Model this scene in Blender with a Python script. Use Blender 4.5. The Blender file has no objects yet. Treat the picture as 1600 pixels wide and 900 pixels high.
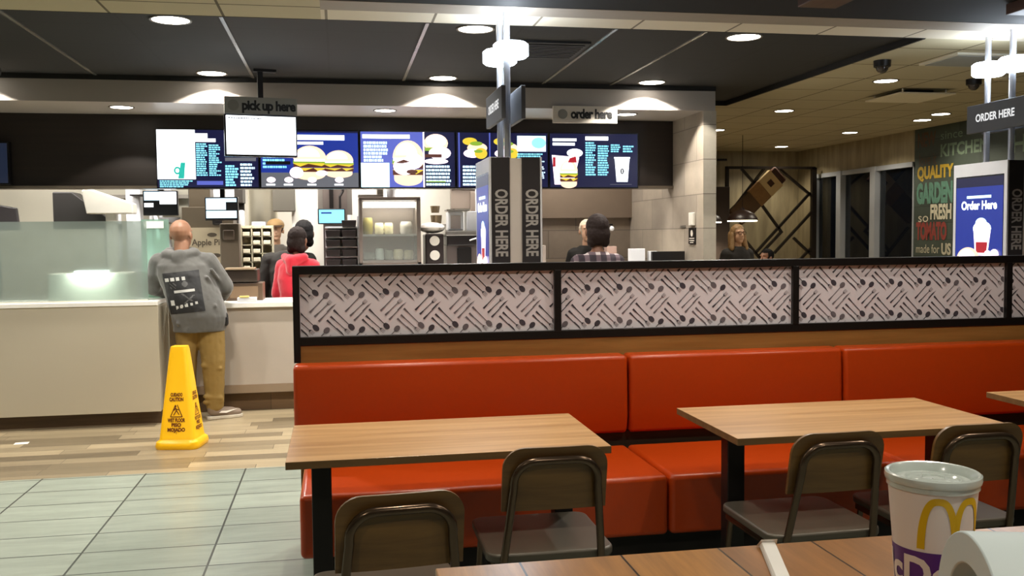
import bpy, bmesh, math, random
from mathutils import Vector, Matrix
from mathutils.bvhtree import BVHTree
random.seed(7)
SC = bpy.context.scene
COL = SC.collection
PI = math.pi

# ------------------------------------------------------------------ camera
cd = bpy.data.cameras.new('camera'); cam = bpy.data.objects.new('camera', cd); COL.objects.link(cam)
SC.camera = cam
YAW, PITCH, ROLL, FPX = 0.181116, 0.055833, -0.009452, 1480.97
cy, sy = math.cos(YAW), math.sin(YAW)
fw = Vector((sy*math.cos(PITCH), cy*math.cos(PITCH), -math.sin(PITCH)))
r0 = Vector((cy, -sy, 0)); u0 = r0.cross(fw)
rt = r0*math.cos(ROLL) + u0*math.sin(ROLL); up = -r0*math.sin(ROLL) + u0*math.cos(ROLL)
M = Matrix.Identity(4)
for i in range(3):
    M[i][0] = rt[i]; M[i][1] = up[i]; M[i][2] = -fw[i]
M[2][3] = 1.5
cam.matrix_world = M
cd.sensor_width = 36; cd.lens = FPX/1600*36; cd.clip_start = 0.02; cd.clip_end = 100

# ------------------------------------------------------------------ world, exposure
w = bpy.data.worlds.new('night'); SC.world = w; w.use_nodes = True
w.node_tree.nodes['Background'].inputs[0].default_value = (0.10, 0.13, 0.2, 1)
w.node_tree.nodes['Background'].inputs[1].default_value = 0.03
SC.view_settings.view_transform = 'Standard'; SC.view_settings.look = 'None'
SC.view_settings.gamma = 1.0; SC.view_settings.use_curve_mapping = False
SC.view_settings.exposure = 0.0
SC.cycles.use_denoising = True
SC.cycles.max_bounces = 7; SC.cycles.diffuse_bounces = 4; SC.cycles.glossy_bounces = 3
SC.cycles.transmission_bounces = 6; SC.cycles.transparent_max_bounces = 6
SC.cycles.sample_clamp_indirect = 4.0; SC.cycles.caustics_reflective = False; SC.cycles.caustics_refractive = False
# lamp powers (W)
P_DARK, P_SOFFIT, P_CREAM, P_DINING, P_KITCHEN, P_POLE = 33, 8, 11, 13, 46, 5
WARM = (1.0, 0.90, 0.74); NEUT = (1.0, 0.94, 0.85); COOL = (0.78, 0.88, 1.0)

# ------------------------------------------------------------------ materials
MATS = {}
def rgb(r, g, b):   # sRGB 0-255 -> linear
    f = lambda c: (c/255)/12.92 if c/255 <= .04045 else ((c/255+.055)/1.055)**2.4
    return (f(r), f(g), f(b))
def base(name):
    m = bpy.data.materials.new(name); m.use_nodes = True
    nt = m.node_tree; bs = nt.nodes['Principled BSDF']; return m, nt, bs
def N(nt, t, **k):
    n = nt.nodes.new(t)
    for a, v in k.items(): setattr(n, a, v)
    return n
def mat(name, col, rough=.5, metal=0, var=.08, scale=8, bump=0, spec=.5, coat=0, trans=0, sheen=0):
    if name in MATS: return MATS[name]
    m, nt, bs = base(name)
    tc = N(nt, 'ShaderNodeTexCoord'); no = N(nt, 'ShaderNodeTexNoise'); no.inputs['Scale'].default_value = scale; no.inputs['Detail'].default_value = 4
    nt.links.new(tc.outputs['Object'], no.inputs['Vector'])
    mr = N(nt, 'ShaderNodeMapRange'); mr.inputs['To Min'].default_value = 1-var; mr.inputs['To Max'].default_value = 1+var
    nt.links.new(no.outputs['Fac'], mr.inputs['Value'])
    mx = N(nt, 'ShaderNodeVectorMath', operation='SCALE'); mx.inputs[0].default_value = col
    nt.links.new(mr.outputs['Result'], mx.inputs['Scale']); nt.links.new(mx.outputs['Vector'], bs.inputs['Base Color'])
    bs.inputs['Roughness'].default_value = rough; bs.inputs['Metallic'].default_value = metal
    bs.inputs['Specular IOR Level'].default_value = spec; bs.inputs['Coat Weight'].default_value = coat
    bs.inputs['Transmission Weight'].default_value = trans; bs.inputs['Sheen Weight'].default_value = sheen
    if bump:
        b = N(nt, 'ShaderNodeBump'); b.inputs['Strength'].default_value = bump; b.inputs['Distance'].default_value = .01
        nt.links.new(no.outputs['Fac'], b.inputs['Height']); nt.links.new(b.outputs['Normal'], bs.inputs['Normal'])
    MATS[name] = m; return m
def emit(name, col, s, var=.05):
    if name in MATS: return MATS[name]
    m, nt, bs = base(name)
    bs.inputs['Base Color'].default_value = (.01, .01, .01, 1); bs.inputs['Roughness'].default_value = .3
    tc = N(nt, 'ShaderNodeTexCoord'); no = N(nt, 'ShaderNodeTexNoise'); no.inputs['Scale'].default_value = 14
    nt.links.new(tc.outputs['Object'], no.inputs['Vector'])
    mr = N(nt, 'ShaderNodeMapRange'); mr.inputs['To Min'].default_value = s*(1-var); mr.inputs['To Max'].default_value = s*(1+var)
    nt.links.new(no.outputs['Fac'], mr.inputs['Value']); nt.links.new(mr.outputs['Result'], bs.inputs['Emission Strength'])
    bs.inputs['Emission Color'].default_value = (*col, 1)
    MATS[name] = m; return m
def wood(name, c1, c2, axis='X', scale=1.0, rough=.35, streak=22, coat=0):
    """long streaks along axis"""
    if name in MATS: return MATS[name]
    m, nt, bs = base(name)
    tc = N(nt, 'ShaderNodeTexCoord'); mp = N(nt, 'ShaderNodeMapping')
    s = {'X': (1.2, streak, streak), 'Y': (streak, 1.2, streak), 'Z': (streak, streak, 1.2)}[axis]
    mp.inputs['Scale'].default_value = [v*scale for v in s]
    no = N(nt, 'ShaderNodeTexNoise'); no.inputs['Scale'].default_value = 1.0; no.inputs['Detail'].default_value = 6; no.inputs['Roughness'].default_value = .6; no.inputs['Distortion'].default_value = .3
    cr = N(nt, 'ShaderNodeValToRGB'); cr.color_ramp.elements[0].position = .32; cr.color_ramp.elements[1].position = .68
    cr.color_ramp.elements[0].color = (*c1, 1); cr.color_ramp.elements[1].color = (*c2, 1)
    nt.links.new(tc.outputs['Object'], mp.inputs['Vector']); nt.links.new(mp.outputs['Vector'], no.inputs['Vector'])
    nt.links.new(no.outputs['Fac'], cr.inputs['Fac']); nt.links.new(cr.outputs['Color'], bs.inputs['Base Color'])
    bs.inputs['Roughness'].default_value = rough; bs.inputs['Coat Weight'].default_value = coat
    MATS[name] = m; return m
def brick(name, c1, c2, mortar, bw, rh, ms, axes='XY', off=(0, 0), stagger=0.0, rough=.5, streak=None, mrough=None, seed2=None, bumpy=.0, contrast=1):
    """tiles / planks from the Brick texture in object (=world) space"""
    if name in MATS: return MATS[name]
    m, nt, bs = base(name)
    tc = N(nt, 'ShaderNodeTexCoord'); sp = N(nt, 'ShaderNodeSeparateXYZ'); cb = N(nt, 'ShaderNodeCombineXYZ')
    nt.links.new(tc.outputs['Object'], sp.inputs[0])
    for k, a in enumerate(axes):
        ad = N(nt, 'ShaderNodeMath', operation='ADD'); ad.inputs[1].default_value = 100*(bw if k == 0 else rh) - off[k]
        nt.links.new(sp.outputs['XYZ'.index(a)], ad.inputs[0]); nt.links.new(ad.outputs[0], cb.inputs[k])
    vec = cb
    if stagger == 'rand':   # every row of planks starts at its own offset
        sy_ = N(nt, 'ShaderNodeSeparateXYZ'); nt.links.new(cb.outputs[0], sy_.inputs[0])
        dv = N(nt, 'ShaderNodeMath', operation='DIVIDE'); dv.inputs[1].default_value = rh; nt.links.new(sy_.outputs[1], dv.inputs[0])
        fl = N(nt, 'ShaderNodeMath', operation='FLOOR'); nt.links.new(dv.outputs[0], fl.inputs[0])
        wn = N(nt, 'ShaderNodeTexWhiteNoise', noise_dimensions='1D'); nt.links.new(fl.outputs[0], wn.inputs['W'])
        ml = N(nt, 'ShaderNodeMath', operation='MULTIPLY_ADD'); ml.inputs[1].default_value = bw; nt.links.new(wn.outputs['Value'], ml.inputs[0]); nt.links.new(sy_.outputs[0], ml.inputs[2])
        vec = N(nt, 'ShaderNodeCombineXYZ'); nt.links.new(ml.outputs[0], vec.inputs[0]); nt.links.new(sy_.outputs[1], vec.inputs[1])
    bt = N(nt, 'ShaderNodeTexBrick'); bt.offset = 0 if stagger == 'rand' else stagger; bt.offset_frequency = 2; bt.squash = 1
    bt.inputs['Scale'].default_value = 1; bt.inputs['Brick Width'].default_value = bw; bt.inputs['Row Height'].default_value = rh
    bt.inputs['Mortar Size'].default_value = ms; bt.inputs['Mortar Smooth'].default_value = .1; bt.inputs['Bias'].default_value = 0
    bt.inputs['Color1'].default_value = (*c1, 1); bt.inputs['Color2'].default_value = (*c2, 1); bt.inputs['Mortar'].default_value = (*mortar, 1)
    nt.links.new(vec.outputs[0], bt.inputs['Vector'])
    no = N(nt, 'ShaderNodeTexNoise'); no.inputs['Scale'].default_value = 1; no.inputs['Detail'].default_value = 5; no.inputs['Roughness'].default_value = .65
    mp = N(nt, 'ShaderNodeMapping'); mp.inputs['Scale'].default_value = streak or (4, 4, 4)
    nt.links.new(cb.outputs[0], mp.inputs['Vector']); nt.links.new(mp.outputs[0], no.inputs['Vector'])
    mr = N(nt, 'ShaderNodeMapRange'); mr.inputs['From Min'].default_value = .25; mr.inputs['From Max'].default_value = .75
    mr.inputs['To Min'].default_value = 1-.18*contrast; mr.inputs['To Max'].default_value = 1+.14*contrast
    nt.links.new(no.outputs['Fac'], mr.inputs['Value'])
    vm = N(nt, 'ShaderNodeVectorMath', operation='SCALE'); nt.links.new(bt.outputs['Color'], vm.inputs[0]); nt.links.new(mr.outputs['Result'], vm.inputs['Scale'])
    nt.links.new(vm.outputs['Vector'], bs.inputs['Base Color']); bs.inputs['Roughness'].default_value = rough
    if bumpy:
        b = N(nt, 'ShaderNodeBump'); b.inputs['Strength'].default_value = bumpy; b.inputs['Distance'].default_value = .005; b.invert = True
        nt.links.new(bt.outputs['Fac'], b.inputs['Height']); nt.links.new(b.outputs['Normal'], bs.inputs['Normal'])
    MATS[name] = m; return m
def glass(name, col=(1, 1, 1), rough=0.0, alpha=.25, spec=.5):
    """thin pane: mostly see-through, glossy reflections"""
    if name in MATS: return MATS[name]
    m, nt, bs = base(name)
    out = nt.nodes['Material Output']
    tr = N(nt, 'ShaderNodeBsdfTransparent'); tr.inputs[0].default_value = (*col, 1)
    mx = N(nt, 'ShaderNodeMixShader')
    tc = N(nt, 'ShaderNodeTexCoord'); no = N(nt, 'ShaderNodeTexNoise'); no.inputs['Scale'].default_value = 3
    nt.links.new(tc.outputs['Object'], no.inputs['Vector'])
    mr = N(nt, 'ShaderNodeMapRange'); mr.inputs['To Min'].default_value = alpha*.85; mr.inputs['To Max'].default_value = alpha*1.15
    nt.links.new(no.outputs['Fac'], mr.inputs['Value']); nt.links.new(mr.outputs[0], mx.inputs[0])
    bs.inputs['Base Color'].default_value = (*col, 1); bs.inputs['Roughness'].default_value = rough
    nt.links.new(tr.outputs[0], mx.inputs[1]); nt.links.new(bs.outputs[0], mx.inputs[2]); nt.links.new(mx.outputs[0], out.inputs[0])
    MATS[name] = m; return m

# ------------------------------------------------------------------ mesh builder
class MB:
    def __init__(s): s.v = []; s.f = []; s.m = []
    def add(s, vs, fs, m=0):
        o = len(s.v); s.v += [Vector(v) for v in vs]; s.f += [tuple(i+o for i in f) for f in fs]; s.m += [m]*len(fs); return s
    def box(s, x0, x1, y0, y1, z0, z1, m=0, R=None):
        vs = [Vector((x, y, z)) for x in (x0, x1) for y in (y0, y1) for z in (z0, z1)]
        if R: vs = [R @ v for v in vs]
        return s.add(vs, [(0, 1, 3, 2), (4, 6, 7, 5), (0, 4, 5, 1), (2, 3, 7, 6), (0, 2, 6, 4), (1, 5, 7, 3)], m)
    def prism(s, pts, o, ux, uy, d, m=0):
        """polygon pts in plane (o,ux,uy), thickness vector d"""
        o, ux, uy, d = Vector(o), Vector(ux), Vector(uy), Vector(d); n = len(pts)
        a = [o+ux*p[0]+uy*p[1] for p in pts]; b = [v+d for v in a]
        return s.add(a+b, [tuple(range(n))[::-1], tuple(range(n, 2*n))] + [(i, (i+1) % n, n+(i+1) % n, n+i) for i in range(n)], m)
    def flat(s, pts, o, ux, uy, m=0):
        o, ux, uy = Vector(o), Vector(ux), Vector(uy)
        return s.add([o+ux*p[0]+uy*p[1] for p in pts], [tuple(range(len(pts)))], m)
    def cyl(s, p0, p1, ra, rb=None, n=20, m=0, cap=True):
        p0, p1 = Vector(p0), Vector(p1); rb = ra if rb is None else rb
        d = (p1-p0).normalized(); a = d.orthogonal().normalized(); b = d.cross(a)
        vs = [p0+(a*math.cos(t)+b*math.sin(t))*ra for t in [2*PI*i/n for i in range(n)]] + [p1+(a*math.cos(t)+b*math.sin(t))*rb for t in [2*PI*i/n for i in range(n)]]
        fs = [(i, (i+1) % n, n+(i+1) % n, n+i) for i in range(n)]
        if cap: fs += [tuple(range(n))[::-1], tuple(range(n, 2*n))]
        return s.add(vs, fs, m)
    def tube(s, pts, r, n=10, m=0):
        pts = [Vector(p) for p in pts]; rings = []; a = None
        for i, p in enumerate(pts):
            d = (pts[min(i+1, len(pts)-1)]-pts[max(i-1, 0)]).normalized()
            a = d.orthogonal().normalized() if a is None else (a-d*a.dot(d)).normalized()
            b = d.cross(a); rr = r[i] if isinstance(r, (list, tuple)) else r
            rings.append([p+(a*math.cos(2*PI*k/n)+b*math.sin(2*PI*k/n))*rr for k in range(n)])
        vs = [v for q in rings for v in q]
        fs = [(i*n+k, i*n+(k+1) % n, (i+1)*n+(k+1) % n, (i+1)*n+k) for i in range(len(pts)-1) for k in range(n)]
        fs += [tuple(range(n))[::-1], tuple(range(len(vs)-n, len(vs)))]
        return s.add(vs, fs, m)
    def lathe(s, prof, c, n=32, m=0, axis=(0, 0, 1), closed=False):
        ax = Vector(axis).normalized(); a = ax.orthogonal().normalized(); b = ax.cross(a); c = Vector(c); vs = []
        for r, z in prof: vs += [c+ax*z+(a*math.cos(2*PI*k/n)+b*math.sin(2*PI*k/n))*r for k in range(n)]
        q = len(prof); L = q if closed else q-1
        fs = [(i*n+k, i*n+(k+1) % n, ((i+1) % q)*n+(k+1) % n, ((i+1) % q)*n+k) for i in range(L) for k in range(n)]
        return s.add(vs, fs, m)
    def ell(s, c, r, n=16, m=0, R=None):
        c = Vector(c); r = Vector(r if hasattr(r, '__len__') else (r, r, r)); h = n//2; vs = []; fs = []
        for i in range(1, h):
            for k in range(n):
                v = Vector((r.x*math.sin(PI*i/h)*math.cos(2*PI*k/n), r.y*math.sin(PI*i/h)*math.sin(2*PI*k/n), r.z*math.cos(PI*i/h)))
                vs.append(c+(R @ v if R else v))
        t = Vector((0, 0, r.z)); vs += [c+(R @ t if R else t), c-(R @ t if R else t)]; T, B = len(vs)-2, len(vs)-1
        for k in range(n):
            k2 = (k+1) % n
            fs += [(T, k, k2), (B, (h-2)*n+k2, (h-2)*n+k)] + [(i*n+k, (i+1)*n+k, (i+1)*n+k2, i*n+k2) for i in range(h-2)]
        return s.add(vs, fs, m)
    def cap(s, p0, p1, ra, rb, sq=None, n=14, m=0):
        """tapered capsule; sq=(direction, factor) flattens"""
        p0, p1 = Vector(p0), Vector(p1); d = p1-p0; L = d.length
        if L < 1e-6: return s.ell(p0, ra, m=m)
        d = d/L; a = d.orthogonal().normalized()
        if sq:
            q = Vector(sq[0]); a = (q-d*q.dot(d)).normalized()
        b = d.cross(a); k = sq[1] if sq else 1
        prof = [(ra*math.sin(t), -ra*math.cos(t)) for t in [PI/2*i/4 for i in range(5)]] + [(rb*math.cos(t), L+rb*math.sin(t)) for t in [PI/2*i/4 for i in range(5)]]
        vs = []; 
        for r, z in prof:
            r = max(r, 1e-4); vs += [p0+d*z+a*(math.cos(2*PI*j/n)*r*k)+b*(math.sin(2*PI*j/n)*r) for j in range(n)]
        fs = [(i*n+j, i*n+(j+1) % n, (i+1)*n+(j+1) % n, (i+1)*n+j) for i in range(len(prof)-1) for j in range(n)]
        fs += [tuple(range(n))[::-1], tuple(range(len(vs)-n, len(vs)))]
        return s.add(vs, fs, m)
    def loft(s, rings, n=20, m=0):
        """rings: (center, rx, ry) horizontal ellipses"""
        vs = []
        for c, rx, ry in rings: vs += [Vector(c)+Vector((rx*math.cos(2*PI*k/n), ry*math.sin(2*PI*k/n), 0)) for k in range(n)]
        q = len(rings); fs = [(i*n+k, i*n+(k+1) % n, (i+1)*n+(k+1) % n, (i+1)*n+k) for i in range(q-1) for k in range(n)]
        fs += [tuple(range(n))[::-1], tuple(range(len(vs)-n, len(vs)))]
        return s.add(vs, fs, m)
    def text(s, txt, o, ux, uy, size, m=0, bold=0.0, align='CENTER', d=0.0, width=None, sp=1.0, fn=None):
        """flat lettering on plane (o, ux, uy); fn maps (x,y,z)->Vector instead"""
        c = bpy.data.curves.new('t', 'FONT'); c.body = txt; c.size = 1; c.align_x = align; c.align_y = 'CENTER'; c.offset = bold; c.extrude = 0; c.resolution_u = 3; c.space_character = sp
        ob = bpy.data.objects.new('t', c); COL.objects.link(ob)
        dg = bpy.context.evaluated_depsgraph_get(); me = bpy.data.meshes.new_from_object(ob.evaluated_get(dg))
        vs = [v.co.copy() for v in me.vertices]; fs = [tuple(p.vertices) for p in me.polygons]
        bpy.data.objects.remove(ob); bpy.data.curves.remove(c); bpy.data.meshes.remove(me)
        if not vs: return s
        k = 1.0
        if width: k = width/(size*(max(v.x for v in vs)-min(v.x for v in vs)))
        o, ux, uy = Vector(o), Vector(ux), Vector(uy); nrm = ux.cross(uy).normalized()*d
        if fn:
            bm = bmesh.new(); bv = [bm.verts.new(v) for v in vs]
            for f_ in fs:
                try: bm.faces.new([bv[i] for i in f_])
                except ValueError: pass
            bmesh.ops.triangulate(bm, faces=bm.faces[:])
            for _ in range(4):
                le = [e for e in bm.edges if e.calc_length() > .09]
                if le: bmesh.ops.subdivide_edges(bm, edges=le, cuts=1); bmesh.ops.triangulate(bm, faces=bm.faces[:])
            bm.verts.index_update(); vs = [v.co.copy() for v in bm.verts]; fs = [tuple(v.index for v in f_.verts) for f_ in bm.faces]; bm.free()
        if fn: return s.add([fn(v.x*size*k, v.y*size) for v in vs], fs, m)
        return s.add([o+nrm+ux*(v.x*size*k)+uy*(v.y*size) for v in vs], fs, m)
    def build(s, name, mats, parent=None, bevel=0, seg=2, smooth=False, remesh=0, sm=0, sub=0, noise=0, loc=None):
        if not isinstance(mats, (list, tuple)): mats = [mats]
        if parent is not None:
            org = Vector((0, 0, 0)); q = parent
            while q is not None: org += q.location; q = q.parent
        elif loc is not None: org = Vector(loc)
        else:
            xs = [v.x for v in s.v]; ys = [v.y for v in s.v]; zs = [v.z for v in s.v]
            org = Vector(((min(xs)+max(xs))/2, (min(ys)+max(ys))/2, min(zs)))
        me = bpy.data.meshes.new(name); me.from_pydata([v-org for v in s.v], [], s.f)
        for mm in mats: me.materials.append(mm)
        me.polygons.foreach_set('material_index', s.m)
        ob = bpy.data.objects.new(name, me); COL.objects.link(ob)
        if parent is not None: ob.parent = parent
        else: ob.location = org
        if not remesh:
            bm = bmesh.new(); bm.from_mesh(me); bmesh.ops.recalc_face_normals(bm, faces=bm.faces); bm.to_mesh(me); bm.free()
        if remesh:
            r = ob.modifiers.new('r', 'REMESH'); r.mode = 'VOXEL'; r.voxel_size = remesh; r.use_smooth_shade = True
            if sm: q = ob.modifiers.new('s', 'SMOOTH'); q.factor = .5; q.iterations = sm
            if noise:
                tx = bpy.data.textures.new('n', 'CLOUDS'); tx.noise_scale = noise[1]; tx.noise_depth = 2
                q = ob.modifiers.new('d', 'DISPLACE'); q.texture = tx; q.strength = noise[0]; q.texture_coords = 'GLOBAL'
            dg = bpy.context.evaluated_depsgraph_get(); nm = bpy.data.meshes.new_from_object(ob.evaluated_get(dg))
            ob.modifiers.clear(); ob.data = nm; nm.name = name
            nm.polygons.foreach_set('use_smooth', [True]*len(nm.polygons))
        if bevel:
            q = ob.modifiers.new('b', 'BEVEL'); q.width = bevel; q.segments = seg; q.limit_method = 'ANGLE'; q.angle_limit = .6
            q.harden_normals = False
        if sub: q = ob.modifiers.new('ss', 'SUBSURF'); q.levels = sub; q.render_levels = sub
        if smooth:
            me.polygons.foreach_set('use_smooth', [True]*len(me.polygons))
            try: me.set_sharp_from_angle(angle=.7)
            except Exception: pass
        return ob
def tag(o, label=None, cat=None, group=None, kind=None):
    for k, v in (('label', label), ('category', cat), ('group', group), ('kind', kind)):
        if v: o[k] = v
    return o
def thing(name, label, cat, loc, group=None):
    o = bpy.data.objects.new(name, None); COL.objects.link(o); o.location = loc; o.empty_display_size = .1
    return tag(o, label, cat, group)
def struct(ob): ob['kind'] = 'structure'; return ob
KIDS = {}
def copy_tree(o, loc=None, rz=None, label=None, parent=None):
    c = o.copy(); COL.objects.link(c); c.parent = parent
    if loc is not None: c.location = loc
    if rz is not None: c.rotation_euler.z = rz
    if label: c['label'] = label
    for ch in [x for x in bpy.data.objects if x.parent == o]: copy_tree(ch, parent=c)
    return c
def lamp(name, kind, loc, power, col, parent=None, **k):
    d = bpy.data.lights.new(name, kind); d.energy = power; d.color = col
    for a, v in k.items(): setattr(d, a, v)
    o = bpy.data.objects.new(name, d); COL.objects.link(o)
    if parent is not None: o.parent = parent; o.location = Vector(loc)-parent.location
    else: o.location = loc
    return o
def rr(w, h, r, n=5, cx=0, cy=0, corners=(1, 1, 1, 1)):
    """rounded rect points, centred; corners tr, tl, bl, br"""
    pts = []
    for q, (sx, sy2, a0) in enumerate(((1, 1, 0), (-1, 1, PI/2), (-1, -1, PI), (1, -1, 3*PI/2))):
        if corners[q]:
            for i in range(n+1):
                a = a0+PI/2*i/n; pts.append((cx+sx*(w/2-r)+r*math.cos(a), cy+sy2*(h/2-r)+r*math.sin(a)))
        else: pts.append((cx+sx*w/2, cy+sy2*h/2))
    return pts
def oval(cx, cy, rx, ry, n=20, a0=0, a1=2*PI):
    return [(cx+rx*math.cos(a0+(a1-a0)*i/n), cy+ry*math.sin(a0+(a1-a0)*i/n)) for i in range(n+(0 if a1-a0 > 6.2 else 1))]

# shared materials
BLACK = mat('black_metal', rgb(22, 18, 18), .4, .3)
DKGREY = mat('dark_grey_panel', rgb(40, 36, 38), .5)
STEEL = mat('brushed_steel', rgb(190, 188, 184), .3, .9, var=.1)
STEELD = mat('dull_steel', rgb(140, 135, 128), .45, .7, var=.12)
WHITEP = mat('white_laminate', rgb(225, 220, 208), .35)
WALLW = mat('cream_wall_paint', rgb(215, 210, 198), .6)
ORANGE = mat('orange_vinyl', rgb(184, 64, 10), .33, var=.05, scale=60, bump=.03)
TABW = wood('light_oak_laminate', rgb(160, 118, 70), rgb(196, 156, 106), 'X', rough=.3)
TABE = wood('dark_oak_edge', rgb(96, 72, 40), rgb(120, 92, 55), 'X', rough=.5)
CHW = wood('dark_walnut_ply', rgb(84, 58, 28), rgb(122, 90, 46), 'X', rough=.42, streak=16)
CHM = mat('bronze_tube_metal', rgb(92, 76, 62), .22, .8)
CHS = mat('grey_brown_seat_metal', rgb(84, 78, 68), .4, .2, var=.12)

# ================================================================== STRUCTURE
def plane(name, x0, x1, y0, y1, z, m, t=.1, upward=True):
    b = MB(); b.box(x0, x1, y0, y1, z-t if upward else z, z if upward else z+t)
    return struct(b.build(name, m, loc=(0, 0, 0)))
TILE = brick('grey_wood_look_tile', rgb(150, 160, 148), rgb(130, 140, 129), rgb(48, 54, 50), .617, .305, .0055, off=(0, .183), rough=.32, streak=(2.2, 12, 1), contrast=1.3)
PLANK = brick('tan_plank_floor', rgb(172, 156, 126), rgb(98, 86, 67), rgb(76, 66, 54), .92, .148, .002, off=(.1, .05), stagger='rand', rough=.33, streak=(1.5, 22, 1), contrast=1.2)
plane('floor', -6, 7.3, -3, 6.312, 0, TILE)
plane('floor_planks', -6, 7.3, 6.312, 14, 0, PLANK)
CREAM = brick('cream_ceiling_tile', rgb(190, 180, 150), rgb(186, 176, 146), rgb(92, 82, 60), .61, .61, .008, off=(0, .47), rough=.8, contrast=.15)
CREAMS = brick('light_ceiling_tile', rgb(222, 212, 192), rgb(218, 208, 188), rgb(130, 120, 104), .61, 3, .008, off=(-.04, .47), rough=.8, contrast=.1)
DARKC = brick('dark_ceiling_tile', rgb(25, 25, 25), rgb(22, 22, 22), rgb(12, 11, 11), .6, .61, .008, off=(-.64, .03), rough=.75, contrast=.2)
plane('ceiling', -6, -.07, -3, 5.65, 2.75, CREAM, upward=False)
plane('ceiling_light_strip', -.07, 7.3, 5.40, 5.65, 2.75, CREAMS, upward=False)
plane('ceiling_beam', -.07, 7.3, 5.19, 5.40, 2.75, mat('grey_beam_paint', rgb(150, 140, 128), .6), upward=False)
plane('ceiling_canopy', -.07, 7.3, -3, 5.19, 2.752, mat('near_black_canopy', rgb(9, 7, 6), .9), upward=False)
plane('ceiling_dark', -6, 3.78, 5.65, 8.85, 2.79, DARKC, upward=False)
b = MB(); b.box(3.76, 3.78, 5.65, 8.85, 2.745, 2.80); b.box(-6, 3.78, 5.64, 5.655, 2.748, 2.80); b.box(3.31, 3.78, 8.83, 8.85, 2.745, 2.80); b.box(-6, 3.31, 7.985, 8.0, 2.752, 2.80)
struct(b.build('trim_1', mat('black_reveal', rgb(12, 10, 9), .7), loc=(0, 0, 0)))
plane('ceiling_right', 3.78, 7.3, 5.65, 14, 2.75, CREAM, upward=False)
plane('ceiling_back', 3.2, 3.78, 8.85, 14, 2.75, CREAM, upward=False)
TEE = mat('pale_tee_bar', rgb(150, 146, 140), .25, .4)
b = MB()
for k, x in enumerate((-3.04, -1.845, -.645, .56, 1.145+.6, 2.345)): b.box(x-.011, x+.011, 5.66, 7.98, 2.782, 2.791)
struct(b.build('trim_3', TEE, loc=(0, 0, 0)))
# soffit over the counter
SOFF = mat('soffit_paint', rgb(164, 156, 148), .45, var=.03)
b = MB(); b.box(-6, 3.31, 8.0, 8.78, 2.58, 2.78); struct(b.build('ceiling_soffit', SOFF, loc=(0, 0, 0)))
BULK = wood('dark_brown_wallcover', rgb(22, 15, 11), rgb(34, 24, 17), 'X', rough=.5)
b = MB(); b.box(-6, 3.2, 8.78, 8.9, 1.96, 2.6); struct(b.build('wall_menu_bulkhead', BULK, loc=(0, 0, 0)))
b = MB(); b.box(-6, 3.2, 8.76, 8.92, 1.935, 1.96); struct(b.build('trim_2', mat('bulkhead_edge_metal', rgb(98, 88, 76), .4, .4), loc=(0, 0, 0)))
# stone tile side wall + back wall behind the order counter
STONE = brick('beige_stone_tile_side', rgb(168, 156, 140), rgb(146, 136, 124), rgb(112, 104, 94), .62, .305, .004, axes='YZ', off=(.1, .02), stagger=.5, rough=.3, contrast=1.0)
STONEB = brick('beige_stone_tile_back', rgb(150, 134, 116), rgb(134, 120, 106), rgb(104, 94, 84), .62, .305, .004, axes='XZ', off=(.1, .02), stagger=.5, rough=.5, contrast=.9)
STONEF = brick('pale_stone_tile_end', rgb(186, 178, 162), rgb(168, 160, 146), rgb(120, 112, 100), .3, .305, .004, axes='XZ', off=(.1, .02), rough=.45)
b = MB(); b.box(3.2, 3.32, 8.002, 12.7, 0, 2.58, 0); b.add([(3.2, 8.0, 0), (3.32, 8.0, 0), (3.32, 8.0, 2.58), (3.2, 8.0, 2.58)], [(0, 1, 2, 3)], 1)
struct(b.build('wall_tiled', [STONE, STONEF], loc=(0, 0, 0)))
b = MB(); b.box(1.75, 3.2, 10.15, 10.27, 0, 2.6); struct(b.build('wall_order_back', STONEB, loc=(0, 0, 0)))
b = MB(); b.box(1.75, 3.2, 10.08, 10.15, 1.68, 2.6); struct(b.build('wall_order_shade', mat('brown_shade_band', rgb(120, 104, 88), .6), loc=(0, 0, 0)))  # brown band puts the shading high on the back wall into colour
# kitchen shell
KW = mat('kitchen_white_wall', rgb(228, 224, 214), .4, var=.04)
b = MB(); b.box(-6, 3.2, 12.6, 12.7, 0, 2.9); struct(b.build('wall_kitchen_back', KW, loc=(0, 0, 0)))
plane('ceiling_kitchen', -6, 3.2, 8.9, 12.7, 2.7, KW, upward=False)
b = MB(); b.box(-6.1, -6, -3, 14, 0, 2.9); struct(b.build('wall_left', WALLW, loc=(0, 0, 0)))
b = MB(); b.box(-6.1, 7.3, -3.1, -3, 0, 2.9); struct(b.build('wall_behind', WALLW, loc=(0, 0, 0)))
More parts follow.
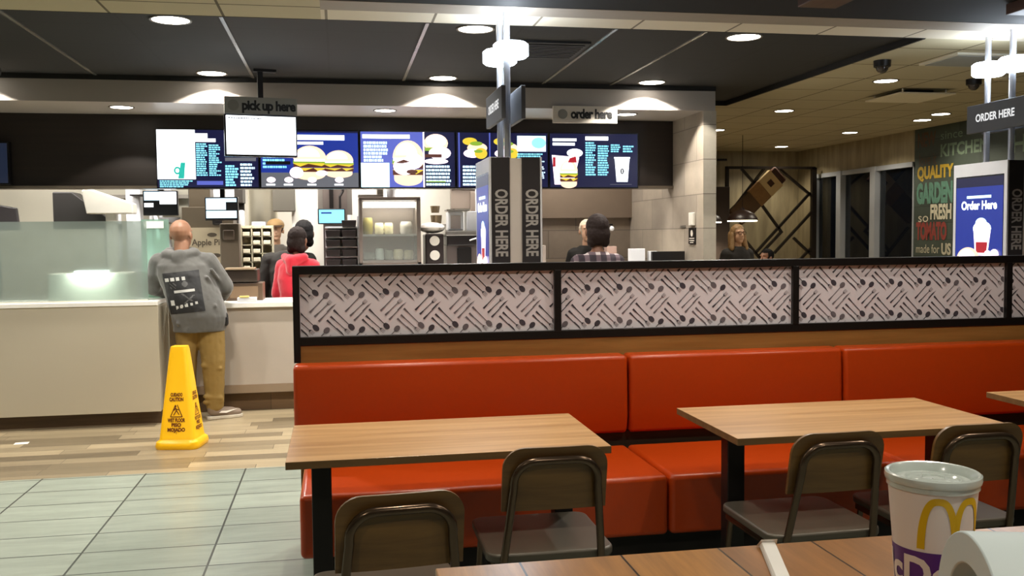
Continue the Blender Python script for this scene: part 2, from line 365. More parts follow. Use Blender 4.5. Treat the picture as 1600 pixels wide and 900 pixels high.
# far right back wall and window wall
PALEW = wood('pale_wood_panelling', rgb(132, 120, 92), rgb(168, 154, 120), 'Z', rough=.55, streak=9)
b = MB(); b.box(3.2, 7.3, 13.75, 13.85, 0, 2.9); struct(b.build('wall_back', PALEW, loc=(0, 0, 0)))
b = MB(); b.box(7.05, 7.25, 10.72, 13.75, 2.36, 2.75); b.box(7.05, 7.25, 13.2, 13.75, 0, 2.36); b.box(7.05, 7.25, 10.72, 13.2, 0, .5)
struct(b.build('wall_right', PALEW, loc=(0, 0, 0)))
FR = mat('grey_aluminium_frame', rgb(178, 182, 186), .4, .3)
PANE = glass('night_window_glass', (.55, .6, .6), 0.0, .55)
PANE.node_tree.nodes['Principled BSDF'].inputs['Base Color'].default_value = (.006, .008, .012, 1)
PANE.node_tree.nodes['Principled BSDF'].inputs['Specular IOR Level'].default_value = 1.0
for i, (a, c) in enumerate(((12.42, 13.2), (11.55, 12.42), (10.72, 11.55))):
    f = MB(); f.box(7.0, 7.14, a-.03, a+.09, .5, 2.36) if i < 2 else f.box(7.04, 7.14, a, a+.02, .5, 2.36); f.box(7.02, 7.14, c-.06, c, .5, 2.36) if i == 0 else None
    f.box(7.02, 7.14, a, c, 2.30, 2.36); f.box(7.0, 7.14, a, c, .5, .58)
    fo = struct(f.build('window_%d' % (i+1), FR))
    g = MB(); g.box(7.08, 7.09, a+.05, c, .55, 2.32); g.build('pane', PANE, fo)
# green graphic wall, nearer part of the right wall
GREEN = brick('chalk_green_planks', rgb(62, 72, 62), rgb(50, 58, 50), rgb(32, 38, 33), 1.6, .2, .003, axes='YZ', stagger='rand', rough=.6, contrast=1.2)
gw = MB(); gw.box(7.05, 7.25, -3, 10.72, 0, 2.75, 0)
GM = [GREEN] + [mat('paint_'+n, rgb(*c), .7, var=.25, scale=30) for n, c in (('ochre', (168, 140, 40)), ('teal', (78, 118, 100)), ('cream', (180, 174, 150)), ('red', (130, 54, 44)), ('brown', (84, 62, 44)), ('sage', (104, 122, 100)))]
def gword(t, yc, z, h, wd, m, bold=.03): gw.text(t, (7.046, yc, z), (0, -1, 0), (0, 0, 1), h, m, bold=bold, width=wd)
for (t_, ya, yb, z, h_, m_, bo) in (('NEW', 10.66, 10.3, 2.60, .24, 5, .03), ('love it', 10.62, 10.28, 2.36, .2, 5, .0), ('KITCHEN', 10.2, 9.36, 2.44, .2, 6, .03), ('since', 10.2, 9.8, 2.62, .14, 6, 0),
    ('QUALITY', 10.66, 9.96, 2.2, .20, 1, .05), ('GARDEN', 10.66, 9.96, 1.945, .32, 2, .06), ('FRESH', 10.38, 9.98, 1.72, .24, 3, .04), ('so', 10.62, 10.42, 1.66, .16, 3, 0), ('TOMATO', 10.66, 10.06, 1.49, .27, 4, .06), ('made for', 10.66, 10.2, 1.28, .15, 3, 0), ('US', 10.16, 9.98, 1.28, .18, 3, .04),
    ('HERE', 9.0, 8.2, 2.4, .25, 6, .03), ('TASTE', 8.8, 7.6, 1.9, .34, 2, .05), ('CRISP', 8.8, 7.6, 1.4, .34, 1, .05)):
    gword(t_, (ya+yb)/2, z, h_, ya-yb, m_, bo)
struct(gw.build('wall_graphic', GM, loc=(0, 0, 0)))
# ================================================================== CEILING FITTINGS
BULB = emit('downlight_glow', (1.0, .93, .82), 14)
def downlight(loc, label, group, power, col, size=128, r=.105, blend=.1):
    t = thing('ceiling_light', label, 'ceiling light', loc, group); x, y, z = loc
    MB().lathe([(r, .004), (r+.004, -.006), (r+.016, -.006), (r+.018, .004)], loc, closed=True).build('trim_ring', mat('light_trim', rgb(120, 112, 100), .4, .5), t, smooth=True)
    MB().lathe([(0.001, -.004), (r, -.004), (r, .004), (.001, .004)], loc, closed=True).build('diffuser', BULB, t)
    lamp('lamp', 'SPOT', (x, y, z-.009), power*6, col, t, spot_size=math.radians(size), spot_blend=blend, shadow_soft_size=.05)
    return t
G1 = 'downlights in the dark ceiling'
XS = (-.946, .873, 2.66); nm = ('left', 'middle', 'right')
a = None
for j, yy in enumerate((5.95, 7.815)):
    for i, xx in enumerate((-2.765,)+XS):
        if i == 0: lb = 'round recessed downlight in dark ceiling, far left, %s row' % ('near' if j == 0 else 'far')
        else: lb = 'round recessed downlight in dark ceiling, %s of the %s' % (nm[i-1], 'row along the light strip' if j == 0 else 'row washing the soffit face')
        if a is None: a = downlight((xx, yy, 2.79), lb, G1, P_DARK, NEUT)
        else: copy_tree(a, (xx, yy, 2.79), label=lb)
G2 = 'downlights under the soffit'
s0 = downlight((-1.724, 8.30, 2.58), 'downlight under soffit above the dark wall left of the menus', G2, P_SOFFIT, NEUT, r=.085, size=110)
copy_tree(s0, (.421, 8.27, 2.58), label='downlight under soffit between the two hanging signs'); copy_tree(s0, (2.585, 8.30, 2.58), label='downlight under soffit just right of the order here sign')
G3 = 'downlights in the cream ceiling'
c0 = None
for (x, y, lb) in ((4.54, 9.165, 'downlight in cream ceiling near the tiled wall end'), (4.50, 7.26, 'downlight in cream ceiling beside the dome camera'), (6.37, 9.227, 'right one of the close pair of cream ceiling downlights'), (6.50, 9.75, 'left one of the close pair of cream ceiling downlights'),
                  (6.374, 11.066, 'cream ceiling downlight above the right windows'), (6.386, 12.965, 'farthest cream ceiling downlight above the lattice screen'), (4.55, 10.95, 'cream ceiling downlight half behind the tiled wall end'), (6.4, 7.3, 'cream ceiling downlight nearest the green wall, out at right')):
    if c0 is None: c0 = downlight((x, y, 2.75), lb, G3, P_CREAM, WARM, r=.09, size=140, blend=.5)
    else: copy_tree(c0, (x, y, 2.75), label=lb)
# unseen fill lamps added over the dining side (above and behind the camera)
G4 = 'fill downlights added over the dining tables'
d0 = None
for k, (x, y, z) in enumerate(((.35, 2.75, 2.752), (1.95, 4.15, 2.752), (.35, 4.3, 2.752), (1.95, 2.75, 2.752), (3.2, 3.3, 2.752), (-1.6, 3.9, 2.75), (-3.2, 4.6, 2.75), (.9, .4, 2.752), (2.6, .6, 2.752), (-1.2, .2, 2.75))):
    lb = 'added fill downlight overhead ' + ('above the left booth table', 'above the sofa between the first two tables', 'above the left end of the booth sofa', 'above the middle booth table', 'above the right booth table', 'in the cream ceiling left of the booth', 'in the cream ceiling over the grey tiles at left', 'right above the high table', 'over the floor right of the high table', 'over the aisle left of the high table')[k]
    if d0 is None: d0 = downlight((x, y, z), lb, G4, P_DINING, WARM, r=.09, size=130, blend=.4)
    else: copy_tree(d0, (x, y, z), label=lb)
def solo(b, name, m, label, cat, group=None, **k): return tag(b.build(name, m, **k), label, cat, group)
# vents, cameras, baffles
b = MB(); b.box(1.17, 1.70, 6.24, 6.80, 2.775, 2.79)
for k in range(9): b.box(1.2, 1.67, 6.29+k*.055, 6.32+k*.055, 2.768, 2.776)
solo(b, 'ceiling_vent', mat('vent_black', rgb(14, 13, 12), .6), 'black square air grille in the dark ceiling behind the pole', 'vent')
b = MB(); b.box(4.84, 5.38, 7.58, 8.14, 2.70, 2.712)
for (x, y) in ((4.9, 7.64), (5.32, 7.64), (4.9, 8.08), (5.32, 8.08)): b.cyl((x, y, 2.71), (x, y, 2.75), .008)
b.box(4.98, 5.24, 7.7, 8.02, 2.735, 2.75, 1)
solo(b, 'air_diffuser', [mat('diffuser_white', rgb(236, 226, 200), .6), BLACK], 'square white panel air diffuser dropped below the cream ceiling', 'vent')
b = MB(); b.box(4.3, 4.95, 6.05, 6.5, 2.735, 2.75); b.box(4.33, 4.92, 6.08, 6.47, 2.73, 2.736, 1)
solo(b, 'return_grille', [mat('grille_frame', rgb(214, 208, 190), .6), mat('grille_grey', rgb(150, 152, 148), .6)], 'pale framed return air grille in cream ceiling near the right pole', 'vent')
b = MB(); b.lathe([(.001, -.035), (.05, -.035), (.065, -.02), (.065, 0)], (5.3, 6.9, 2.75)); solo(b, 'smoke_detector', mat('detector_white', rgb(206, 192, 160), .5), 'round white smoke detector between the two dome cameras', 'smoke detector', smooth=True)
for (x, y, lb) in ((3.95, 6.42, 'black dome camera at the corner of the dark ceiling'), (5.2, 7.1, 'black dome camera on cream ceiling beside the right pole')):
    t = thing('dome_camera', lb, 'security camera', (x, y, 2.75), 'ceiling dome cameras')
    MB().lathe([(.001, 0), (.062, 0), (.06, -.045), (.05, -.05)], (x, y, 2.75), m=0).build('housing', BLACK, t, smooth=True)
    MB().ell((x, y, 2.70), (.045, .045, .042)).build('dome', mat('smoked_dome', rgb(60, 50, 42), .08), t, smooth=True)
t = thing('track_spotlight', 'small chrome ringed spotlight on dark ceiling at far left edge', 'spotlight', (-2.42, 7.5, 2.79))
MB().cyl((-2.42, 7.5, 2.79), (-2.42, 7.5, 2.74), .03).build('stem', BLACK, t); MB().cyl((-2.40, 7.48, 2.73), (-2.47, 7.40, 2.69), .05).build('head', BLACK, t)
MB().lathe([(.045, 0), (.055, 0), (.055, .012), (.045, .012)], (-2.475, 7.395, 2.688), axis=(-.6, -.7, -.3), closed=True).build('rim', STEEL, t)
BAF = wood('reddish_baffle_wood', rgb(62, 38, 27), rgb(84, 54, 38), 'Y', rough=.5)
for x0, x1, lb in ((2.42, 2.64, 'reddish wooden ceiling baffle above the middle of the booth'), (3.66, 3.95, 'reddish wooden ceiling baffle at the top right corner')):
    solo(MB().box(x0, x1, 3.4, 4.74, 2.69, 2.75), 'ceiling_baffle', BAF, lb, 'ceiling panel', 'wooden ceiling baffles', bevel=.005)

# ================================================================== BOOTH
def sofa():
    t = thing('booth_sofa', 'long orange vinyl booth sofa along the patterned partition', 'sofa', (2.3, 4.2, 0))
    xs = [-.175, 1.385, 2.50, 3.62, 4.74]
    for a_, c_ in zip(xs, xs[1:]):
        MB().box(a_+.004, c_-.004, 3.84, 4.47, .20, .46).build('seat', ORANGE, t, bevel=.022, seg=4, smooth=True)
    xs = [-.22, 1.40, 2.55, 3.70, 4.80]
    for a_, c_ in zip(xs, xs[1:]):
        b = MB(); x0, x1 = a_+.005, c_-.005
        pts = [(4.475, .515), (4.455, .60), (4.462, .80), (4.468, .903), (4.595, .903), (4.595, .515)]
        b.prism(pts, (x0, 0, 0), (0, 1, 0), (0, 0, 1), (x1-x0, 0, 0)); b.build('backrest', ORANGE, t, bevel=.02, seg=4, smooth=True)
    MB().box(-.17, 4.74, 4.52, 4.595, .2, .52).build('rear_board', mat('dark_olive_board', rgb(50, 38, 22), .6), t)
    MB().box(-.12, 4.7, 3.95, 4.55, 0, .2).build('plinth', mat('black_plinth', rgb(18, 14, 12), .6), t)
sofa()
PWOOD = wood('partition_oak', rgb(128, 90, 40), rgb(160, 118, 62), 'X', rough=.45)
def partition():
    t = thing('partition_screen', 'black framed booth partition with cutlery printed white panels', 'partition', (2.4, 4.64, 0))
    MB().box(-.195, 5.6, 4.605, 4.69, 0, .985).build('wood_base', PWOOD, t)
    f = MB(); f.box(-.216, 5.62, 4.60, 4.66, 1.322, 1.362); f.box(-.216, 5.62, 4.60, 4.66, .98, 1.022)
    f.box(-.216, -.184, 4.598, 4.66, .90, 1.36); f.build('frame_rail', BLACK, t, bevel=.003)
    ms = [1.058, 2.336, 3.592, 4.86]; prev = -.184
    for x in ms: MB().box(x, x+.034, 4.598, 4.66, 1.02, 1.325).build('mullion', BLACK, t, bevel=.002)
    P0 = mat('white_screen_panel', rgb(226, 222, 232), .12, coat=.5, var=.04, scale=2)
    K = [mat('cutlery_print_dark', rgb(74, 70, 80), .25, var=.3, scale=5), mat('cutlery_print_glare', rgb(112, 106, 114), .25, var=.25, scale=5), mat('cutlery_print_pale', rgb(168, 162, 170), .25, var=.1, scale=5)]
    def clip(poly, x0, x1, z0, z1):
        for ax, lim, sg in ((0, x0, 1), (0, x1, -1), (1, z0, 1), (1, z1, -1)):
            out = []
            for i in range(len(poly)):
                p, q = poly[i], poly[(i+1) % len(poly)]; dp, dq = sg*(p[ax]-lim), sg*(q[ax]-lim)
                if dp >= 0: out.append(p)
                if dp*dq < 0:
                    u = dp/(dp-dq); out.append((p[0]+(q[0]-p[0])*u, p[1]+(q[1]-p[1])*u))
            poly = out
            if len(poly) < 3: return None
        return poly
    u = .168/290
    for k, (xa, xb) in enumerate(zip([-.184]+[m_+.034 for m_ in ms], ms+[5.6])):
        b = MB(); b.box(xa, xb, 4.622, 4.632, 1.02, 1.325, 0)
        y = 4.6205
        def poly(pts, m):
            p = clip(pts, xa+.003, xb-.003, 1.024, 1.320)
            if p: b.flat(p, (0, y, 0), (1, 0, 0), (0, 0, 1), m)
        def bar(p, q, w0, w1, m):
            d = Vector((q[0]-p[0], q[1]-p[1])).normalized(); n = Vector((-d.y, d.x))
            poly([(p[0]+n.x*w0, p[1]+n.y*w0), (p[0]-n.x*w0, p[1]-n.y*w0), (q[0]-n.x*w1, q[1]-n.y*w1), (q[0]+n.x*w1, q[1]+n.y*w1)], m)
        def utensil(kind, p, q, glare):
            p = Vector(p); q = Vector(q); d = (q-p).normalized(); L = (q-p).length; n = Vector((-d.y, d.x)); at_ = lambda t_: p+d*(L*t_)
            m = 1+glare
            bar(p, at_(.22), .0052, .0028, m)
            if kind == 'spoon':
                bar(at_(.2), at_(.78), .0024, .002, m); c = at_(.88)
                poly([tuple(c+d*(L*.14*math.cos(t_))+n*(.0135*math.sin(t_))) for t_ in [2*PI*i/10 for i in range(10)]], m)
            elif kind == 'fork':
                bar(at_(.2), at_(.74), .0022, .0018, m); bar(at_(.74), at_(.80), .0035, .008, m)
                for o_ in (-.0062, 0, .0062): bar(at_(.79)+n*o_, at_(.97)+n*o_, .0022, .0016, 3)
            else:
                bar(at_(.2), at_(.5), .0026, .0022, m); c0_, c1_ = at_(.5), at_(1)
                poly([tuple(c0_-n*.002), tuple(c1_-n*.001), tuple(at_(.78)+n*.0055), tuple(c0_+n*.005)], m)
        i0 = int((xa+.4)/.168)-1; i1 = int((xb+.4)/.168)+2
        for i in range(i0, i1):
            for j in range(-1, 3):
                ox, oz = -.35+i*.168, 1.36-j*.168; T = lambda px_, py_: (ox+px_*u, oz-py_*u)
                f_ = 1 if random.random() < .25 else 0  # random groups coloured paler, as if reflected light washed out the print
                utensil('spoon', T(270, 75), T(432, 240), f_); utensil('fork', T(243, 128), T(400, 275), f_); utensil('knife', T(213, 158), T(362, 303), f_)
                f_ = 1 if random.random() < .45 else 0
                utensil('spoon', T(365, 382), T(518, 225), f_); utensil('fork', T(403, 418), T(545, 285), f_); utensil('knife', T(435, 458), T(582, 310), f_)
        b.build('printed_panel', [P0]+K, t)
partition()

def table(x0, y0, label):
    W, D, H = 1.112, .625, .76; x1, y1 = x0+W, y0+D
    t = thing('dining_table', label, 'table', (x0+W/2, y0+D/2, 0), 'booth tables')
    b = MB(); b.box(x0, x1, y0, y1, H-.026, H, 0); b.m = [1]*6; b.m[5] = 0
    b.build('tabletop', [TABW, TABE], t, bevel=.0015)
    for xx in (x0+.075, x1-.145):
        MB().box(xx, xx+.07, y0+.26, y0+.33, .03, H-.03).build('leg', BLACK, t, bevel=.004)
        MB().box(xx-.005, xx+.075, y0+.05, y1-.06, 0, .03).build('foot', BLACK, t, bevel=.008)
    MB().box(x0+.1, x1-.1, y0+.24, y0+.35, H-.05, H-.026).build('rail', BLACK, t)
    return t
table(-.184, 3.165, 'light oak laminate booth table nearest the entrance end of the sofa')
table(1.402, 3.175, 'light oak laminate booth table in the middle, behind two chairs and the cup')
table(2.915, 3.23, 'light oak laminate booth table cut off by the right edge')

def chair(loc, label, rz):
    t = thing('dining_chair', label, 'chair', (0, 0, 0), 'dining chairs')
    def hoop(z): # y offset of the back line at height z
        return -.215-.085*(z-.42)/.40
    # backrest: curved plywood with rounded top corners
    b = MB(); top, bot, hw = .826, .612, .172; cols = []; xs_ = [-hw+.07*(1-math.cos(PI/2*q/7)) for q in range(8)]+[-hw+.07+(2*hw-.14)*q/6 for q in range(1, 6)]; xs_ += [-x for x in xs_[:8][::-1]]; n = len(xs_)-1
    for i in range(n+1):
        x = xs_[i]; e = max(0, abs(x)-(hw-.07)); zt = top-(.07-math.sqrt(max(0, .07**2-e*e))) ; rows = []
        for k in range(5):
            z = bot+(zt-bot)*k/4; xx = x*(1-.0*(z-bot)); yy = hoop(z)+.022-.012*math.cos(x/hw*1.3)
            rows.append((xx, yy, z))
        cols.append(rows)
    vs = [v for c_ in cols for v in c_]; fs = [(i*5+k, (i+1)*5+k, (i+1)*5+k+1, i*5+k+1) for i in range(n) for k in range(4)]
    vb = [(x, y+.012, z) for x, y, z in vs]; o = len(vs)
    b.add(vs+vb, fs+[tuple(o+q for q in f[::-1]) for f in fs])
    rim = [i*5 for i in range(n+1)]+[n*5+k for k in range(1, 5)]+[i*5+4 for i in range(n-1, -1, -1)]+[k for k in range(3, 0, -1)]
    b.add([], [])
    for i in range(len(rim)):
        p, q = rim[i], rim[(i+1) % len(rim)]; b.f.append((p, q, q+o, p+o)); b.m.append(0)
    b.build('backrest', CHW, t, smooth=True)
    # tube hoop
    pts = [(-.165, hoop(.42), .42)]
    for z in (.5, .6, .7): pts.append((-.165+.03*(z-.42)/.3, hoop(z)-.002, z))
    cx, r, zt = .137-.07, .07, .785
    for i in range(7):
        a_ = PI-PI/2*i/6; z = zt-r+r*math.sin(a_); pts.append((-cx+r*math.cos(a_), hoop(z)-.002, z))
    pts += [(-x, y, z) for x, y, z in pts[::-1]]
    MB().tube(pts, .0132, 14).build('back_frame', CHM, t, smooth=True)
    b = MB(); b.prism(rr(.43, .435, .05), (0, .005, .432), (1, 0, 0), (0, 1, 0), (0, 0, .03)); b.build('seat', CHS, t, bevel=.008, seg=3, smooth=True)
    f = MB()
    for s_ in (-1, 1): f.box(s_*.19-.012, s_*.19+.012, -.19, .19, .405, .433)
    f.box(-.19, .19, -.2, -.176, .405, .433); f.box(-.19, .19, .17, .194, .405, .433); f.build('seat_frame', CHM, t)
    for s_ in (-1, 1):
        MB().tube([(s_*.165, -.215, .425), (s_*.172, -.225, .3), (s_*.192, -.27, 0)], .0115, 12).build('leg', CHM, t, smooth=True)
        MB().tube([(s_*.18, .185, .42), (s_*.188, .195, .3), (s_*.2, .225, 0)], .0115, 12).build('leg', CHM, t, smooth=True)
    MB().tube([(-.18, .2, .2), (.18, .2, .2)], .008).build('stretcher', CHM, t)
    t.location = loc; t.rotation_euler.z = rz
    return t
ch = chair((.13, 2.75, 0), 'dark walnut and bronze tube chair pulled out nearest, at bottom left', .075)
copy_tree(ch, (.675, 3.195, 0), -.01, 'walnut backed tube chair tucked at the right end of the left booth table')
copy_tree(ch, (1.65, 3.195, 0), .02, 'walnut backed tube chair at the middle booth table, left of the paper cup')
copy_tree(ch, (2.20, 3.21, 0), 0, 'walnut backed tube chair at the middle booth table, behind the paper cup')

# ================================================================== FOREGROUND HIGH TABLE + THINGS ON IT
PLK = brick('butcher_block_planks', rgb(186, 134, 76), rgb(146, 98, 52), rgb(48, 28, 14), 2.5, .138, .0016, axes='YX', off=(.2, .105), stagger='rand', rough=.28, streak=(3, 34, 1), contrast=2.2)
t = thing('high_table', 'plank topped high table in the foreground under the cup', 'table', (.95, .8, 0))
MB().box(.116, 1.9, .42, 1.205, 1.03, 1.07).build('tabletop', PLK, t, bevel=.002)
MB().box(.93, 1.03, .75, .85, .02, 1.03).build('leg', BLACK, t); MB().box(.7, 1.26, .55, 1.05, 0, .02).build('foot', BLACK, t, bevel=.005)
CUPC = Vector((.633, .921, 1.0705))
def cupr(z): return .033+(.0462-.033)*z/.160
t = thing('paper_cup', 'large white paper cup with clear lid and yellow arches on the plank table', 'cup', CUPC)
CW = mat('white_cup_paper', rgb(226, 220, 218), .4, var=.02)
MB().lathe([(.001, .003), (.033, .003), (.033, 0), (.0345, 0)]+[(cupr(z), z) for z in (.004, .05, .1, .15, .158)]+[(.0468, .160), (.045, .162), (.044, .157), (.032, .008), (.001, .008)], CUPC, n=64).build('cup_body', CW, t, smooth=True)
LIDM = mat('translucent_lid_plastic', rgb(190, 200, 197), .2, var=.03, coat=.4)
MB().lathe([(.001, .1600), (.010, .1605), (.011, .1620), (.013, .1605), (.026, .1590), (.028, .1606), (.030, .1590), (.036, .1586), (.040, .1590), (.0425, .1655), (.0445, .1680), (.0472, .1685), (.0492, .1672), (.0496, .163), (.0488, .1595), (.0474, .159), (.0474, .1535), (.0466, .1535), (.0455, .1605)], CUPC, n=64).build('lid', LIDM, t, smooth=True)
view = Vector((CUPC.x, CUPC.y, 0)).normalized(); side = Vector((view.y, -view.x, 0))
def wrap(u_, z, e=.0006):   # u_ metres along the surface from the camera facing line, to the right
    r_ = cupr(z)+e; th = u_/r_; return CUPC+(-view*math.cos(th)+side*math.sin(th))*r_+Vector((0, 0, z))
b = MB(); n = 64; vs = []
for i in range(n):
    for z in (.040, .0895): vs.append(wrap(2*PI*(cupr(z)+.0003)*i/n, z, .0003))
b.add(vs, [(2*i, 2*((i+1) % n), 2*((i+1) % n)+1, 2*i+1) for i in range(n)])
b.build('purple_band', mat('purple_print', rgb(84, 40, 126), .4), t, smooth=True)['label'] = 'purple printed band'
b = MB()
def arch(cx):
    N_ = 30; zb, H = .093, .057; o_, i_ = [], []
    for k in range(N_+1):
        a_ = PI*k/N_; c_ = -math.cos(a_); s_ = math.sin(a_); sg = (1 if c_ > 0 else -1)
        o_.append((cx+.0215*sg*abs(c_)**.72, zb+H*s_**1.0)); i_.append((cx+.0135*sg*abs(c_)**.72, zb+(H-.0075)*s_**1.0))
    for k in range(N_): b.add([wrap(*o_[k], .0005), wrap(*o_[k+1], .0005), wrap(*i_[k+1], .0005), wrap(*i_[k], .0005)], [(0, 1, 2, 3)])
arch(.0065); arch(.0065+.0345)
b.build('arches_emblem', mat('golden_yellow_print', rgb(214, 176, 14), .4), t)['label'] = 'yellow arches emblem'
b = MB(); b.text("McDonald's", (0, 0, 0), (1, 0, 0), (0, 0, 1), .046, bold=.035, align='LEFT', fn=lambda x, y: wrap(x*.92-.083, .0645+y, .0009)); b.build('lettering', CW, t)
# loose roll of white paper
RC = Vector((.544, .738, 1.1515)); ax = Vector((.96, -.28, 0)).normalized()
b = MB(); b.lathe([(.052, 0), (.080, 0), (.080, .24), (.052, .24)], RC, n=64, axis=ax, closed=True)
solo(b, 'paper_roll', mat('roll_paper_white', rgb(198, 212, 216), .55, var=.02), 'white hollow paper roll lying at bottom right beside the cup', 'paper roll', smooth=True, bevel=.0015)
b = MB(); b.add([(.560, 1.195, 1.0715), (.581, 1.190, 1.0715), (.523, 1.01, 1.0715), (.502, 1.015, 1.0715), (.562, 1.193, 1.078), (.579, 1.189, 1.079), (.521, 1.01, 1.078), (.506, 1.014, 1.077)], [(0, 1, 2, 3), (4, 7, 6, 5), (0, 4, 5, 1), (1, 5, 6, 2), (2, 6, 7, 3), (3, 7, 4, 0)])
b.add([(.556, 1.197, 1.0712), (.583, 1.191, 1.0712), (.580, 1.182, 1.084), (.559, 1.187, 1.083)], [(0, 1, 2, 3)])
solo(b, 'straw_wrapper', mat('wrapper_white', rgb(236, 234, 230), .5), 'white paper straw wrapper on the plank table left of the cup', 'straw wrapper')
solo(MB().prism(rr(.095, .07, .004), (-2.32, 7.45, .001), (.99, .1, 0), (-.1, .99, 0), (0, 0, .002)), 'paper_scrap', mat('scrap_white', rgb(240, 236, 226), .6), 'small white paper scrap on the plank floor at left', 'paper')

# ================================================================== COUNTERS
LC = mat('cream_counter_laminate', rgb(184, 176, 156), .4, var=.03, scale=3)
t = thing('pickup_counter', 'cream front counter with white edge, at left under frosted glass', 'counter', (-3.6, 8.15, 0))
MB().box(-6, -1.425, 7.95, 8.40, .109, .965).build('front_panel', LC, t, bevel=.003)
MB().box(-6, -1.425, 7.94, 8.42, .965, 1.0).build('counter_top', mat('white_solid_surface', rgb(240, 238, 230), .3), t, bevel=.004)
MB().box(-6, -1.44, 8.03, 8.38, 0, .109).build('plinth', wood('dark_brown_plinth', rgb(70, 54, 38), rgb(96, 76, 54), 'X', rough=.5), t)
FG = glass('frosted_glass', (.84, .89, .86), .35, .46)
FG.node_tree.nodes['Principled BSDF'].inputs['Base Color'].default_value = (*rgb(168, 182, 178), 1)
FG.node_tree.nodes['Principled BSDF'].inputs['Transmission Weight'].default_value = .35
t = thing('sneeze_guard', 'large frosted glass screen standing on the cream counter', 'glass screen', (-3.3, 8.02, 1.0))
MB().box(-5.9, -1.505, 8.00, 8.012, 1.002, 1.64).build('glass_pane', FG, t)
MB().box(-5.9, -1.505, 7.995, 8.017, 1.0, 1.012).build('base_channel', WHITEP, t)
t = thing('glass_return_panel', 'narrow clear greenish glass panel beside the bald man', 'glass screen', (-1.46, 8.4, 1.0))
MB().box(-1.62, -1.40, 8.40, 8.41, 1.0, 1.66).build('glass_pane', glass('clear_green_glass', rgb(190, 220, 208), .05, .35), t)
MB().box(-1.60, -1.44, 8.395, 8.40, 1.585, 1.645).build('white_notice', mat('notice_white', rgb(240, 244, 240), .5), t)
t = thing('display_case', 'low white lit display case seen blurred through the frosted glass', 'display case', (-1.95, 8.22, 1.0))
MB().box(-2.28, -1.66, 8.08, 8.36, 1.0, 1.225).build('case_body', WHITEP, t, bevel=.01)
MB().box(-2.08, -1.84, 8.09, 8.2, 1.225, 1.245).build('light_strip', emit('case_strip', (.9, 1, .92), 9), t)
lamp('lamp', 'AREA', (-1.96, 8.035, 1.26), 6, (.9, 1, .92), t, shape='RECTANGLE', size=.24, size_y=.02).rotation_euler.x = .9  # added ahead of the strip and turned to brighten the case front
MARB = mat('pale_marble_panel', rgb(180, 170, 158), .35, var=.13, scale=2.6)
t = thing('order_counter', 'pale marble fronted service counter with white top', 'counter', (.9, 8.7, 0))
MB().box(-1.42, 3.195, 8.40, 8.95, .163, .90).build('front_panel', MARB, t)
MB().box(-1.42, 3.195, 8.385, 8.40, .163, .235).build('base_rail', mat('taupe_rail', rgb(150, 132, 112), .4, .2), t)
MB().box(-1.42, 3.195, 8.36, 8.98, .90, .945).build('counter_top', mat('white_solid_surface', rgb(240, 238, 230), .3), t, bevel=.005)
MB().box(-1.42, 3.195, 8.46, 8.9, 0, .163).build('plinth', brick('brown_plank_plinth', rgb(112, 86, 58), rgb(84, 64, 44), rgb(50, 38, 26), .5, .2, .002, axes='XZ', rough=.5, streak=(2, 20, 1)), t)

# ------------------------------------------------------------------ wet floor cone
t = thing('wet_floor_cone', 'tall yellow caution cone with black print beside the counter', 'caution cone', (-1.135, 7.12, 0))
YEL = mat('yellow_plastic', rgb(250, 190, 8), .35, var=.03)
Rz = Matrix.Rotation(math.radians(-10), 4, 'Z'); base_ = Vector((-1.135, 7.12, 0))
def sqring(w_, z, r_): return [base_+Rz @ Vector((x, y, z)) for x, y in rr(w_, w_, r_, 3)]
b = MB(); prof = [(.30, .0, .05), (.315, .02, .055), (.30, .05, .05), (.268, .062, .045), (.255, .07, .03), (.118, .70, .025), (.104, .725, .02), (.07, .725, .015)]
rings = [sqring(*p) for p in prof]; n = len(rings[0]); vs = [v for r_ in rings for v in r_]
b.add(vs, [(i*n+k, i*n+(k+1) % n, (i+1)*n+(k+1) % n, (i+1)*n+k) for i in range(len(rings)-1) for k in range(n)]+[tuple(range(n))[::-1], tuple(range(len(vs)-n, len(vs)))])
b.build('cone_body', YEL, t, smooth=True)
PRT = mat('dark_red_brown_print', rgb(110, 50, 10), .5); 
